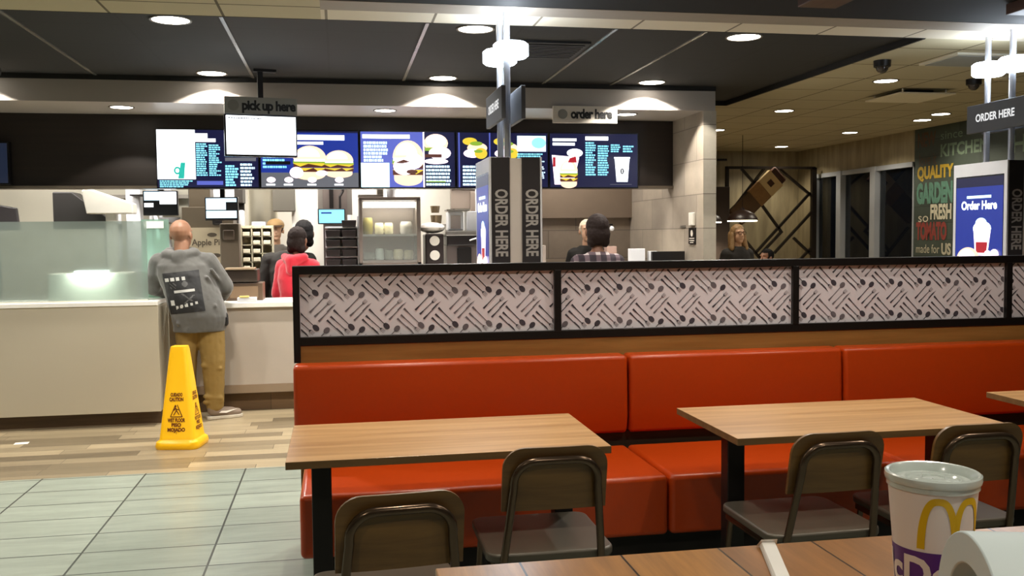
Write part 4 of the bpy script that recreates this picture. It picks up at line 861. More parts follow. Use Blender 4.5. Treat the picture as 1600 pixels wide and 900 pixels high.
kb('ticket_papers', KWH, 'white paper tickets pinned between the two hanging monitors', 'papers', (-1.40, -1.22, 9.96, 9.97, 1.80, 1.97), (-1.22, -1.02, 9.96, 9.97, 1.86, 1.99), bevel=0)
t = thing('grey_dispenser_column', 'tall brownish grey column cabinet under the right hanging monitor', 'cabinet', (-.95, 9.1, .92))
MB().box(-1.06, -.89, 9.02, 9.2, .945, 1.63).build('body', mat('brown_grey_metal', rgb(84, 74, 62), .45, .3), t, bevel=.01); MB().box(-1.03, -.93, 8.99, 9.02, 1.48, 1.57).build('handle_box', mat('dark_taupe', rgb(70, 58, 48), .4), t, bevel=.01)
kb('dark_wall_cabinet', mat('dark_cabinet', rgb(48, 42, 36), .5), 'dark wall cabinet behind and between the hanging monitors', 'cabinet', (-1.50, -1.28, 10.2, 10.5, 1.72, 2.1), (-1.06, -.96, 10.2, 10.5, 1.86, 2.1), (-1.5, -.97, 10.45, 10.5, 0, 2.1))
kb('hand_dispenser', BLACK, 'small black rounded dispenser beside the poster board', 'dispenser', (-1.19, -1.10, 9.54, 9.6, 1.62, 1.70), bevel=.02)
# carton rack
t = thing('carton_rack', 'pale wire rack of stacked white cartons left of the black jacket', 'rack', (-.8, 9.88, 0))
rk = MB(); x0, z0 = -.945, 1.0
for i in range(4): rk.box(x0+i*.10-.006, x0+i*.10+.006, 9.8, 9.95, 0, 1.62)
for j in range(8): rk.box(x0, x0+.30, 9.8, 9.95, z0+j*.085-.004, z0+j*.085+.004)
rk.box(x0, x0+.3, 9.95, 9.96, .5, 1.62); rk.build('wire_frame', mat('rack_cream', rgb(200, 192, 166), .5), t)
c_first = None; cn = 0
for i in range(3):
    for j in range(7):
        if (i*3+j) % 5 == 0: continue
        lb = 'white folded carton in the wire rack, %s column, %s shelf' % (('left', 'middle', 'right')[i], ('lowest', 'second', 'third', 'fourth', 'fifth', 'sixth', 'top')[j])
        if c_first is None: c_first = solo(MB().box(x0+.012, x0+.08, 9.79, 9.92, z0+.006, z0+.045), 'carton', mat('carton_white', rgb(236, 226, 200), .5), lb, 'carton', 'cartons in the wire rack', bevel=.004); bx, bz = x0+.046, c_first.location.z; c_first.location.x = bx+i*.1; c_first.location.z = bz+j*.085
        else:
            q = copy_tree(c_first, label=lb); q.location.x = bx+i*.1; q.location.z = bz+j*.085
kb('clear_cup_tower', glass('clear_plastic', (.75, .78, .9), .1, .5), 'tall sleeve of clear bluish cups beside the wire rack', 'cups', (-.86, -.72, 10.0, 10.1, 0, 1.66))
kb('white_bottle', KWH, 'tall white bottle standing right of the hanging monitor', 'bottle', (-.99, -.93, 10.0, 10.08, 0, 1.78), bevel=.02)
solo(MB().lathe([(.001, 0), (.16, 0), (.17, .5), (.10, .56), (.10, 1.159), (.001, 1.159)], (-.84, 11.3, 1.54)), 'vent_duct', mat('duct_pale', rgb(196, 190, 172), .35, .5), 'pale round vent duct rising behind the cup tower', 'duct', smooth=True)
# register on the counter
t = thing('cash_register', 'brown box register with drawers on the white counter beside the man', 'cash register', (-.72, 8.75, .945))
MB().box(-.98, -.66, 8.62, 8.9, .945, 1.10).build('drawer_body', mat('register_brown', rgb(86, 68, 52), .45), t, bevel=.006); MB().box(-1.0, -.70, 8.6, 8.88, 1.11, 1.22).build('keyboard_body', mat('register_dark', rgb(56, 46, 38), .4), t, bevel=.01)
MB().box(-.97, -.72, 8.56, 8.74, 1.22, 1.235).build('top_tray', mat('tray_taupe', rgb(150, 130, 104), .5), t); MB().box(-.94, -.70, 8.615, 8.62, .97, 1.07).build('drawer', mat('register_taupe', rgb(120, 98, 76), .45), t)
b = MB(); b.box(-.86, -.70, 8.42, 8.50, .945, .985); b.box(-.84, -.76, 8.41, 8.44, .985, 1.0, 1); solo(b, 'napkin_packets', [KWH, mat('packet_yellow', rgb(226, 206, 120), .5)], 'white and yellow packets lying on the white counter', 'packets', bevel=.004)
# bright wall panels + brown column
kb('bright_wall_panel', mat('bright_white_panel', rgb(248, 244, 236), .4, var=.01), 'bright white wall panel left of the brown column', 'wall panel', (-.46, -.10, 10.0, 10.03, 1.2, 2.4))
kb('bright_wall_panel', mat('bright_white_panel', rgb(248, 244, 236), .4, var=.01), 'bright white wall panel between brown column and food warmer', 'wall panel', (.14, .62, 10.0, 10.03, 1.2, 2.4))
t = thing('kitchen_column', 'tall dark brown column carrying the small cyan screen', 'column', (.0, 9.75, 0)); MB().box(-.14, .10, 9.72, 9.9, 0, 2.69).build('shaft', mat('brown_column_paint', rgb(92, 82, 78), .5), t); MB().box(-.19, .15, 9.76, 9.84, 1.72, 2.1).build('side_flange', mat('grey_flange', rgb(130, 124, 118), .4, .4), t); MB().tube([(.06, 9.66, 2.1), (.06, 9.66, 1.95), (.03, 9.66, 1.9), (.03, 9.66, 1.78)], .012).build('cable', BLACK, t)
# black bins
t = thing('steel_shelf_rack', 'open white shelf rack holding black bins left of food warmer', 'shelf rack', (.12, 9.5, .92))
b = MB()
for j in range(5): b.box(-.12, .19, 9.42, 9.58, 1.20+j*.095, 1.212+j*.095)
b.box(.19, .202, 9.42, 9.58, 0, 1.70); b.box(-.12, .19, 9.58, 9.59, 0, 1.60); b.build('shelves', KWH, t)
bins = None
for j in range(5):
    for i in range(2):
        if j == 4 and i == 0: continue
        xx = -.045+i*.155; zz = 1.214+j*.095; lb = 'black bin on the white rack, %s, %s shelf' % (('left', 'right')[i], ('lowest', 'second', 'third', 'fourth', 'top')[j])
        if bins is None: bins = solo(MB().prism([(-.065, 0), (.065, 0), (.072, .066), (-.072, .066)], (xx, 9.38, zz), (1, 0, 0), (0, 0, 1), (0, .2, 0)), 'storage_bin', mat('bin_black', rgb(34, 26, 26), .4), lb, 'bin', 'black bins on the rack', bevel=.006)
        else: copy_tree(bins, (xx+.0, bins.location.y, zz), label=lb)
# food warmer
t = thing('food_warmer', 'glass fronted food warmer cabinet with two lit shelves', 'food warmer', (.5, 9.35, .92))
X0, X1, Y0, Y1 = .205, .79, 9.16, 9.55
b = MB(); b.box(X0, X0+.03, Y0, Y1, .92, 1.86); b.box(X1-.04, X1, Y0, Y1, .92, 1.86); b.box(X0, X1, Y0, Y1, 1.84, 1.875); b.box(X0, X1, Y0, Y1, .92, 1.25); b.box(X0, X1, Y1-.02, Y1, 1.25, 1.85); b.build('cabinet', mat('warmer_steel', rgb(140, 128, 122), .35, .6), t, bevel=.004)
MB().box(X0+.03, X1-.04, Y0+.01, Y1-.02, 1.50, 1.52).build('shelf', STEEL, t); MB().box(X0+.03, X1-.04, Y0-.005, Y0+.01, 1.245, 1.27).build('front_rail', STEEL, t)
MB().box(X0+.04, X1-.05, Y0+.04, Y0+.12, 1.775, 1.83).build('light_tube', emit('warmer_light', (1, .93, .85), 7), t)
MB().box(X0+.03, X1-.04, Y0+.003, Y0+.008, 1.27, 1.84).build('glass_front', glass('warmer_glass', (.95, .97, .95), .02, .10), t)
lamp('lamp', 'AREA', (.5, 9.25, 1.77), 3, (1, .9, .75), t, shape='RECTANGLE', size=.5, size_y=.08)
for i, (x, z, r_, h, c_, lb) in enumerate(((.29, 1.52, .05, .16, (150, 140, 80), 'olive stack of buns at the left of the upper warmer shelf'), (.40, 1.52, .045, .11, (240, 232, 196), 'cream tub on the upper warmer shelf beside the buns'), (.49, 1.52, .045, .11, (236, 228, 190), 'cream tub in the middle of the upper warmer shelf'), (.66, 1.52, .06, .12, (190, 186, 180), 'pale wrapped pack at the right of the upper warmer shelf'),
        (.30, 1.27, .055, .07, (126, 132, 120), 'grey green tub at the left of the lower warmer shelf'), (.40, 1.27, .045, .11, (178, 190, 186), 'pale blue tub on the lower warmer shelf'), (.49, 1.27, .042, .09, (120, 124, 112), 'dark tub in the middle of the lower warmer shelf'), (.58, 1.27, .05, .10, (184, 176, 146), 'tan bakery pile on the lower warmer shelf'), (.68, 1.27, .05, .09, (170, 160, 132), 'tan bakery pile at the right of the lower warmer shelf'))):
    b = MB(); b.lathe([(.001, 0), (r_*.85, 0), (r_, h*.2), (r_*.92, h*.4), (r_, h*.55), (r_*.95, h*.8), (r_*.8, h), (.001, h)], (x, 9.33, z+.001)); solo(b, 'food_item', mat('food_%d' % i, rgb(*c_), .6, var=.25, scale=40), lb, 'food', 'food in the warmer', smooth=True)
t = thing('white_cup_stack', 'white cup standing on top of the food warmer', 'cup', (.52, 9.3, 1.876)); MB().lathe([(.001, 0), (.04, 0), (.055, .15), (.001, .15)], (.52, 9.3, 1.876)).build('cup', KWH, t, smooth=True)
kb('tilted_tray', STEELD, 'grey slanted tray on top left of the food warmer', 'tray', (.20, .44, 9.2, 9.4, 1.877, 1.90), (.38, .44, 9.2, 9.4, 1.90, 1.97))
# coffee brewer with round gauges
t = thing('coffee_brewer', 'black machine with two round white dials right of food warmer', 'coffee machine', (.93, 9.35, .92))
MB().box(.84, 1.02, 9.25, 9.55, .92, 1.52).build('body', mat('brewer_dark', rgb(40, 32, 32), .35), t, bevel=.015)
for z in (1.45, 1.31): MB().cyl((.93, 9.25, z), (.93, 9.235, z), .048, n=24).build('dial', mat('dial_white', rgb(228, 222, 214), .4), t)
solo(MB().ell((.92, 9.38, 1.578), (.13, .12, .055)), 'foil_bag', mat('foil_silver', rgb(206, 200, 194), .3, .3, var=.2, bump=.3), 'crumpled silver bag lying on the dial machine', 'bag', smooth=True)
b = MB(); b.lathe([(.001, 0), (.05, 0), (.06, .09), (.055, .09), (.045, .01), (.001, .01)], (1.0, 9.75, 1.62)); b.lathe([(.001, 0), (.04, 0), (.05, .07), (.001, .07)], (.99, 9.75, 1.735)); solo(b, 'metal_pots', mat('pot_metal', rgb(120, 104, 80), .3, .7), 'two stacked metal pots above the silver bag', 'pot', smooth=True)
kb('pot_shelf', STEELD, 'narrow steel shelf under the metal pots', 'shelf', (.9, 1.12, 9.73, 9.85, 1.605, 1.62), (.9, .92, 9.73, 9.85, 0, 1.605), (1.1, 1.12, 9.73, 9.85, 0, 1.605))
t = thing('grill_unit', 'black and steel grill counter unit right of the dial machine', 'grill', (1.27, 9.5, .92))
MB().box(1.06, 1.50, 9.3, 9.7, 1.40, 1.50).build('black_front', mat('grill_black', rgb(34, 28, 30), .4), t, bevel=.01); MB().box(1.04, 1.52, 9.28, 9.72, 1.50, 1.545).build('steel_top', STEEL, t, bevel=.004); MB().box(1.06, 1.5, 9.34, 9.7, .92, 1.40).build('body', mat('grill_grey', rgb(110, 100, 98), .4, .4), t); MB().box(1.16, 1.30, 9.3, 9.34, 1.2, 1.38).build('pan', BLACK, t, bevel=.01); MB().tube([(1.28, 9.28, 1.45), (1.34, 9.26, 1.47), (1.44, 9.28, 1.44)], .008).build('handle', STEEL, t)
t = thing('blender_box', 'clear fronted white blender box on the steel top', 'blender', (1.15, 9.5, 1.546)); MB().box(1.08, 1.24, 9.42, 9.58, 1.547, 1.74).build('case', KWH, t, bevel=.015); MB().box(1.11, 1.21, 9.415, 9.42, 1.57, 1.70).build('window', mat('blender_grey', rgb(150, 140, 134), .3), t); MB().box(1.07, 1.3, 9.40, 9.6, 1.745, 1.76).build('lid', STEELD, t)
kb('white_appliance', KWH, 'white boxy appliance right of the blender box on the steel top', 'appliance', (1.27, 1.48, 9.40, 9.66, 1.547, 1.74), (1.4, 1.5, 9.45, 9.7, 1.74, 2.0))
kb('utensil_rack', mat('rack_brown', rgb(112, 100, 90), .5), 'brown grey shelf rack with pans high behind the blender box', 'rack', (1.18, 1.5, 9.95, 10.05, 1.78, 2.02), (1.15, 1.55, 9.9, 10.05, 2.02, 2.04), (1.38, 1.5, 9.9, 9.95, 1.74, 1.96), (1.2, 1.22, 9.96, 10.0, 0, 1.78), (1.48, 1.5, 9.96, 10.0, 0, 1.78))
kb('kitchen_divider', mat('divider_grey', rgb(150, 144, 148), .45), 'grey divider wall behind the left kiosk', 'wall panel', (1.63, 1.74, 9.2, 10.2, 0, 2.2))
# order counter small things
t = thing('counter_stand', 'dark angled stand with small white ball on the order counter', 'display stand', (2.5, 9.2, .945)); b = MB(); b.box(2.52, 2.545, 9.0, 9.03, .9, 1.60); b.box(2.52, 2.66, 9.0, 9.03, 1.585, 1.60); b.build('frame', BLACK, t); MB().ell((2.65, 9.0, 1.555), .025).build('ball', KWH, t, smooth=True)
kb('menu_card_box', mat('card_box_pink', rgb(170, 140, 128), .5), 'pinkish box with dark edge beside the plaid shirt', 'box', (2.60, 2.70, 9.0, 9.1, .945, 1.38))
kb('napkin_holder', KWH, 'white napkin box on the order counter right of the customer', 'napkin holder', (2.72, 2.86, 8.6, 8.7, .945, 1.36))
kb('card_reader', KWH, 'small white card reader beside the napkin box', 'card reader', (2.90, 2.98, 8.6, 8.66, .945, 1.335))
kb('dark_screen_top', BLACK, 'long thin dark screen top at the right end of the order counter', 'monitor', (2.86, 3.18, 8.4, 8.44, .945, 1.335))
kb('register_back', mat('perforated_grey', rgb(150, 138, 130), .45), 'grey speaker back of a till left of the plaid shirt', 'cash register', (1.66, 1.92, 8.7, 8.8, .945, 1.40))

# ================================================================== PEOPLE
SKIN = mat('skin_tan', rgb(150, 108, 82), .5, var=.06, scale=20); SKINL = mat('skin_light', rgb(214, 170, 140), .5, var=.05, scale=20); SKIND = mat('skin_brown', rgb(120, 82, 62), .5, var=.06, scale=20)
def V(*a): return Vector(a)
def hand(b, wrist, dirv, palmn, k=1.0, curl=.5, thumb=1):
    """palm and five fingers as capsules (merged by the body's remesh)"""
    d = Vector(dirv).normalized(); n = Vector(palmn); n = (n-d*n.dot(d)).normalized(); s = d.cross(n)*thumb; w0 = Vector(wrist)
    b.cap(w0, w0+d*.075*k, .024*k, .036*k, sq=(n, .5))
    for i, (L, o) in enumerate(((.072, .030), (.080, .011), (.074, -.009), (.058, -.028))):
        p = w0+d*.082*k+s*o*k; q = p+(d*math.cos(curl*.6)+n*math.sin(curl*.6))*L*.5*k; e = q+(d*math.cos(curl*1.6)+n*math.sin(curl*1.6))*L*.5*k
        b.cap(p, q, .0095*k, .009*k, n=8); b.cap(q, e, .009*k, .008*k, n=8)
    p = w0+d*.02*k+s*.026*k; q = p+(d*.6+s*.8).normalized()*.04*k; e = q+(d*.9+s*.25+n*.3).normalized()*.032*k
    b.cap(p, q, .012*k, .0105*k, n=8); b.cap(q, e, .0105*k, .009*k, n=8)
def head_geo(b, c, face, k=1.0, tilt=0):
    """c = head centre; face = horizontal facing direction"""
    f = Vector(face).normalized(); s = f.cross(Vector((0, 0, 1))); Rm = Matrix((s, f, (0, 0, 1))).transposed().to_4x4(); c = Vector(c)
    L = lambda x, y, z: c+Rm @ Vector((x*k, y*k, z*k))
    b.ell(L(0, -.012, .03), (.076*k, .095*k, .088*k), R=Rm); b.ell(L(0, .028, -.035), (.058*k, .066*k, .078*k), R=Rm)
    b.ell(L(0, .068, -.088), (.026*k, .022*k, .022*k), R=Rm)
    b.cap(L(0, .092, .015), L(0, .112, -.022), .009*k, .014*k, n=8); b.ell(L(0, .094, -.052), (.024*k, .010*k, .008*k), R=Rm)
    for q in (-1, 1):
        b.ell(L(q*.080, -.005, -.008), (.010*k, .020*k, .031*k), R=Rm); b.ell(L(q*.03, .082, .035), (.022*k, .012*k, .008*k), R=Rm)
    return L, Rm
# --- the bald man in grey hoodie
t = thing('person', 'bald man in grey printed hoodie and khaki trousers leaning on the counter', 'person', (-1.10, 8.15, 0))
bd = MB(); L, Rm = head_geo(bd, (-1.275, 8.24, 1.525), (.35, 1, 0), 1.1)
bd.cap((-1.27, 8.20, 1.36), (-1.272, 8.22, 1.46), .062, .06)
bd.cap((-1.25, 8.16, 1.25), (-1.20, 8.12, 1.0), .14, .13, sq=((0, 1, 0), .7)); bd.cap((-1.18, 8.10, .95), (-1.14, 8.10, .88), .14, .14, sq=((0, 1, 0), .8))
for (hx, hy, kx, ky, fx, fy) in ((-1.06, 8.11, -1.035, 8.10, -1.03, 8.13), (-1.24, 8.10, -1.25, 8.13, -1.26, 8.17)):
    bd.cap((hx, hy, .86), (kx, ky, .48), .078, .055); bd.cap((kx, ky, .48), (fx, fy, .09), .055, .038)
# arms: right elbow out, hand on counter; left arm rests on the ledge
bd.cap((-1.06, 8.18, 1.30), (-.93, 8.22, 1.09), .05, .042); bd.cap((-.93, 8.22, 1.09), (-.98, 8.40, 1.0), .04, .028)
bd.cap((-1.44, 8.17, 1.30), (-1.52, 8.25, 1.10), .05, .042); bd.cap((-1.52, 8.25, 1.10), (-1.42, 8.45, 1.02), .04, .028)
hand(bd, (-.98, 8.40, .995), (-.3, 1, -.15), (0, 0, -1), 1.05, .3, 1); hand(bd, (-1.42, 8.45, 1.01), (.4, 1, -.2), (0, 0, -1), 1.05, .3, -1)
bd.build('body', SKIN, t, remesh=.0075, sm=2)
HOOD = mat('grey_hoodie_fabric', rgb(88, 87, 84), .9, var=.1, scale=18, bump=.1, sheen=.3)
h = MB()
h.loft([((-1.135, 8.11, .735), .205, .16), ((-1.125, 8.11, .79), .215, .168), ((-1.13, 8.11, .86), .225, .18), ((-1.16, 8.115, .98), .225, .18), ((-1.20, 8.125, 1.10), .22, .17), ((-1.235, 8.14, 1.20), .225, .165), ((-1.25, 8.155, 1.28), .22, .15), ((-1.262, 8.17, 1.34), .17, .12), ((-1.268, 8.18, 1.385), .095, .09)], n=28)
h.cap((-1.10, 8.17, 1.31), (-1.42, 8.17, 1.31), .075, .075)
h.cap((-1.06, 8.17, 1.30), (-.935, 8.215, 1.09), .082, .072); h.cap((-.935, 8.215, 1.09), (-.975, 8.38, 1.005), .070, .05)
h.cap((-1.44, 8.17, 1.30), (-1.51, 8.24, 1.10), .082, .07); h.cap((-1.51, 8.24, 1.10), (-1.43, 8.42, 1.03), .068, .05)
# hood lying on the shoulders
h.cap((-1.38, 8.13, 1.365), (-1.27, 8.075, 1.335), .045, .055); h.cap((-1.27, 8.075, 1.335), (-1.16, 8.13, 1.375), .055, .045); h.cap((-1.27, 8.07, 1.35), (-1.265, 8.06, 1.28), .06, .05); h.cap((-1.37, 8.16, 1.385), (-1.33, 8.24, 1.40), .04, .03); h.cap((-1.17, 8.16, 1.385), (-1.2, 8.25, 1.40), .04, .03)
# folds
for (p, q, r_) in (((-1.26, 7.975, .88), (-.99, 7.985, .95), .016), ((-1.28, 7.985, .81), (-.97, 8.02, .87), .018), ((-1.02, 8.05, 1.24), (-.95, 8.15, 1.12), .016), ((-1.05, 8.02, 1.18), (-.98, 8.10, 1.05), .014), ((-1.2, 7.965, .77), (-.98, 8.02, .81), .016)): h.cap(p, q, r_, r_*.8)
hood = h.build('hoodie', HOOD, t, remesh=.009, sm=3, noise=(.014, .09))
tr = MB()
tr.loft([((-1.14, 8.10, .92), .165, .13), ((-1.13, 8.10, .84), .185, .145), ((-1.13, 8.10, .76), .18, .14)], n=24)
tr.cap((-1.05, 8.11, .80), (-1.03, 8.10, .50), .118, .098); tr.cap((-1.03, 8.10, .50), (-1.03, 8.125, .15), .098, .074); tr.cap((-1.03, 8.125, .17), (-1.03, 8.13, .115), .076, .074)
tr.cap((-1.225, 8.11, .80), (-1.24, 8.13, .50), .105, .08); tr.cap((-1.24, 8.13, .50), (-1.255, 8.17, .15), .08, .066); tr.cap((-1.25, 8.17, .17), (-1.255, 8.17, .115), .074, .072)
for (p, q, r_) in (((-1.10, 8.03, .46), (-.97, 8.04, .43), .022), ((-1.08, 8.03, .52), (-.965, 8.05, .50), .018), ((-1.09, 8.05, .20), (-.97, 8.07, .18), .022), ((-1.1, 8.07, .15), (-.96, 8.08, .15), .02), ((-1.05, 8.0, .78), (-.96, 8.05, .66), .02)): tr.cap(p, q, r_, r_*.8)
tr.build('trousers', mat('khaki_cotton', rgb(138, 112, 58), .8, var=.12, scale=14, bump=.1), t, remesh=.009, sm=3, noise=(.01, .06))
SHOE = mat('taupe_suede_shoe', rgb(128, 112, 98), .7, var=.15); SOLE = mat('pale_shoe_sole', rgb(196, 188, 172), .6)
def shoe(hx, hy, dx, dy, t):
    d = Vector((dx, dy, 0)).normalized(); s_ = V(-d.y, d.x, 0); h0 = V(hx, hy, 0)
    b = MB(); b.cap(h0+V(0, 0, .065), h0+d*.15+V(0, 0, .05), .042, .040); b.cap(h0+d*.12+V(0, 0, .045), h0+d*.2+V(0, 0, .042), .042, .034); b.cap(h0+V(0, 0, .08), h0+V(0, 0, .125), .046, .048); sh = b.build('shoe', SHOE, t, remesh=.007, sm=2)
    b = MB(); prof = [(-.05, .03), (-.03, .042), (.05, .038), (.12, .047), (.19, .044), (.235, .025), (.245, 0)]; pts = [(a_, c_) for a_, c_ in prof]+[(a_, -c_) for a_, c_ in prof[::-1][1:]]
    b.prism(pts, h0+V(0, 0, .001), d, s_, (0, 0, .026)); b.build('sole', SOLE, sh, bevel=.005)
    b = MB(); sd = -s_; pl = [(.04, .055), (.10, .05), (.19, .078), (.10, .068), (.06, .07)]; b.flat(pl, h0+sd*.047, d, (0, 0, 1)); b.build('side_stripe', mat('stripe_white', rgb(240, 238, 232), .5), sh)
shoe(-1.045, 8.11, .95, .30, t); shoe(-1.27, 8.18, -.35, 1, t)
b = MB(); b.cap((-.93, 8.09, .86), (-.925, 8.08, .80), .03, .028); b.box(-.95, -.905, 8.05, 8.12, .78, .85); b.build('phone_pouch', mat('black_pouch', rgb(16, 16, 18), .5), t, bevel=.006)
# printed picture on the back, projected onto the hoodie
def decal(target, parent, name, o, ux, uz, w_, h_, nx, nz, fn, mats, ray=(0, 1, 0), eps=.003):
    dg = bpy.context.evaluated_depsgraph_get(); me = target.data; off = parent.location
    bvh = BVHTree.FromPolygons([v.co+off for v in me.vertices], [tuple(p.vertices) for p in me.polygons]); R_ = Vector(ray)
    P = {}; b = MB()
    for i in range(nx+1):
        for k in range(nz+1):
            q = Vector(o)+Vector(ux)*(w_*i/nx)+Vector(uz)*(h_*k/nz); hit = bvh.ray_cast(q, R_)
            P[i, k] = (hit[0]-R_*eps) if hit[0] else None
    for i in range(nx):
        for k in range(nz):
            m = fn((i+.5)/nx, (k+.5)/nz); q = [P[i, k], P[i+1, k], P[i+1, k+1], P[i, k+1]]
            if m is None or any(x is None for x in q): continue
            b.add(q, [(0, 1, 2, 3)], m)
    return b.build(name, mats, parent, smooth=True)
def gfx(u, v):
    if v > .93 and u < .55: return 0
    if .80 < v < .87 and u < .62 and (u*6.5) % 1 > .35: return 1
    if .50 < v < .57 and .25 < u < .82: return 1
    if abs(v-(.18+.12*(u-.5))) < .035 and .22 < u < .85 and (u*7) % 1 > .4: return 1
    if .20 < v < .34 and .08 < u < .2: return 1
    if abs((u-.55)+(v-.4)*1.2) < .03 and .28 < v < .47: return 2
    if abs((u-.6)-(v-.3)*1.5) < .03 and .22 < v < .42: return 2
    if (u-.58)**2+(v-.70)**2*1.2 < .006: return 2
    if .6 < v < .75 and .15 < u < .35 and (u+v) % .1 < .03: return 2
    return 0
Rt = Matrix.Rotation(math.radians(-8), 3, 'Y')
decal(hood, t, 'back_print', (-1.345, 7.8, .885), (.985, 0, .10), (-.16, 0, .985), .29, .335, 44, 48, gfx, [mat('print_black', rgb(22, 22, 24), .6), mat('print_white', rgb(190, 190, 186), .6), mat('print_grey', rgb(84, 84, 84), .6)])

def torso_person(label, x, y, head_z, face, skin, top, hair, hx=0, kind='short', sh=.19, garment='jacket', legs=True, lower=None, extra=None, k=1.0, group=None):
    """upright figure; head_z = top of head"""
    t = thing('person', label, 'person', (x, y, 0), group); f = Vector(face).normalized(); s_ = f.cross(V(0, 0, 1)); C0 = V(x, y, 0)
    W = lambda a, b_, c: C0+s_*a+f*b_+V(0, 0, c)
    hz = head_z-.118*k; nz = hz-.13*k; shz = nz-.075; hip = shz-.50
    bd = MB(); L, Rm = head_geo(bd, W(hx, .02, hz), face, k)
    bd.cap(W(hx*.4, 0, shz+.02), W(hx, .01, nz+.03), .052, .05); bd.cap(W(0, 0, shz-.08), W(0, 0, hip+.15), .13*k, .115*k, sq=(f, .7)); bd.cap(W(0, 0, hip+.1), W(0, 0, hip), .13*k, .135*k, sq=(f, .8))
    for q in (-1, 1):
        bd.cap(W(q*.09, 0, hip), W(q*.095, .02, hip*.52), .078, .055); bd.cap(W(q*.095, .02, hip*.52), W(q*.1, -.01, .08), .055, .038); bd.cap(W(q*.1, -.02, .04), W(q*.1, .14, .035), .036, .032)
        bd.cap(W(q*(sh-.03), 0, shz-.03), W(q*(sh+.03), -.01, shz-.30), .048, .04); bd.cap(W(q*(sh+.03), -.01, shz-.30), W(q*(sh-.05), .10, shz-.44), .038, .027)
        hand(bd, W(q*(sh-.05), .11, shz-.45), f*.6+s_*(-q*.2)+V(0, 0, -.6), f*-1+V(0, 0, -.4), 1.0, .4, q)
    bd.build('body', skin, t, remesh=.009, sm=2)
    g = MB()
    g.loft([(W(0, 0, hip-.08), .185*k, .14*k), (W(0, 0, hip+.05), .18*k, .14*k), (W(0, 0, hip+.2), .165*k, .13*k), (W(0, 0, shz-.15), .185*k, .13*k), (W(0, 0, shz-.04), sh*.9, .115), (W(0, 0, shz+.02), sh*.62, .10), (W(0, .0, shz+.055), .085, .078)], n=26)
    g.cap(W(-sh+.04, 0, shz-.035), W(sh-.04, 0, shz-.035), .072, .072)
    for q in (-1, 1):
        g.cap(W(q*(sh-.03), 0, shz-.04), W(q*(sh+.03), -.01, shz-.30), .073, .06); g.cap(W(q*(sh+.03), -.01, shz-.30), W(q*(sh-.05), .085, shz-.43), .058, .044)
    if garment == 'hoodie':
        g.cap(W(-.10, -.06, shz+.05), W(0, -.12, shz+.02), .04, .055); g.cap(W(0, -.12, shz+.02), W(.10, -.06, shz+.05), .055, .04); g.cap(W(0, -.12, shz+.02), W(0, -.13, shz-.07), .06, .045)
    gm = g.build(garment, top, t, remesh=.010, sm=3, noise=(.014, .08))
    if lower:
        p = MB(); p.loft([(W(0, 0, hip+.04), .155, .12), (W(0, 0, hip-.08), .168, .13)], n=22)
        for q in (-1, 1): p.cap(W(q*.088, 0, hip-.05), W(q*.095, .02, hip*.52), .095, .072); p.cap(W(q*.095, .02, hip*.52), W(q*.1, -.01, .1), .072, .058)
        p.build('trousers', lower, t, remesh=.011, sm=2)
    hr = MB()
    hr.ell(L(0, -.02, .035), (.086*k, .100*k, .094*k), R=Rm)
    if kind == 'bob': hr.ell(L(0, -.045, -.02), (.088*k, .075*k, .085*k), R=Rm); hr.ell(L(-.05, -.04, -.075), (.04, .05, .05), R=Rm); hr.ell(L(.05, -.04, -.075), (.04, .05, .05), R=Rm)
    if kind == 'ponytail': hr.ell(L(0, -.12, .03), .04); hr.cap(L(0, -.13, .02), L(0, -.13, -.12), .032, .015)
    if kind == 'long':
        for q in (-1, 1): hr.cap(L(q*.075, .0, .0), L(q*.095, .02, -.17), .028, .035); hr.cap(L(q*.05, -.06, 0), L(q*.06, -.05, -.18), .05, .045)
        hr.cap(L(0, -.07, 0), L(0, -.07, -.17), .06, .05)
    # keep the face free: shift hair back by trimming anything in front
    ho = hr.build('hair', hair, t, remesh=.008, sm=1, noise=(.008, .02))
    bm = bmesh.new(); bm.from_mesh(ho.data); cc = L(0, 0, 0)-C0; dele = [v for v in bm.verts if (v.co-cc).dot(f) > .045*k and (v.co-cc).z < .062*k and abs((v.co-cc).dot(s_)) < .075*k]
    bmesh.ops.delete(bm, geom=dele, context='VERTS'); bm.to_mesh(ho.data); bm.free()
    if extra: extra(t, L, Rm, W, shz, gm)
    return t
HB = mat('dark_brown_hair', rgb(30, 19, 16), .75, var=.25, scale=60, bump=.3, spec=.2); HK = mat('black_hair', rgb(14, 11, 12), .75, var=.25, scale=60, bump=.3, spec=.2); HW = mat('white_hair', rgb(222, 206, 180), .6, var=.2, scale=60, bump=.3); HBl = mat('blonde_hair', rgb(150, 118, 78), .55, var=.3, scale=70, bump=.3)
DJ = mat('black_jacket_fabric', rgb(34, 31, 28), .85, var=.15, scale=14); DT = mat('dark_trouser_cloth', rgb(34, 32, 34), .8)
torso_person('person in bright red hoodie with dark hair, standing at the service counter', -.375, 9.16, 1.592, (.5, 1, 0), SKIND, mat('red_hoodie_fabric', rgb(172, 14, 38), .9, var=.08, scale=12, sheen=.3), HB, kind='bob', sh=.185, garment='hoodie', lower=DT, k=1.03)
torso_person('person in a black jacket with black hair, behind the red hoodie', -.475, 9.57, 1.662, (.05, 1, 0), SKIND, DJ, HK, hx=.15, kind='bob', sh=.225, garment='jacket', lower=DT, k=1.1)
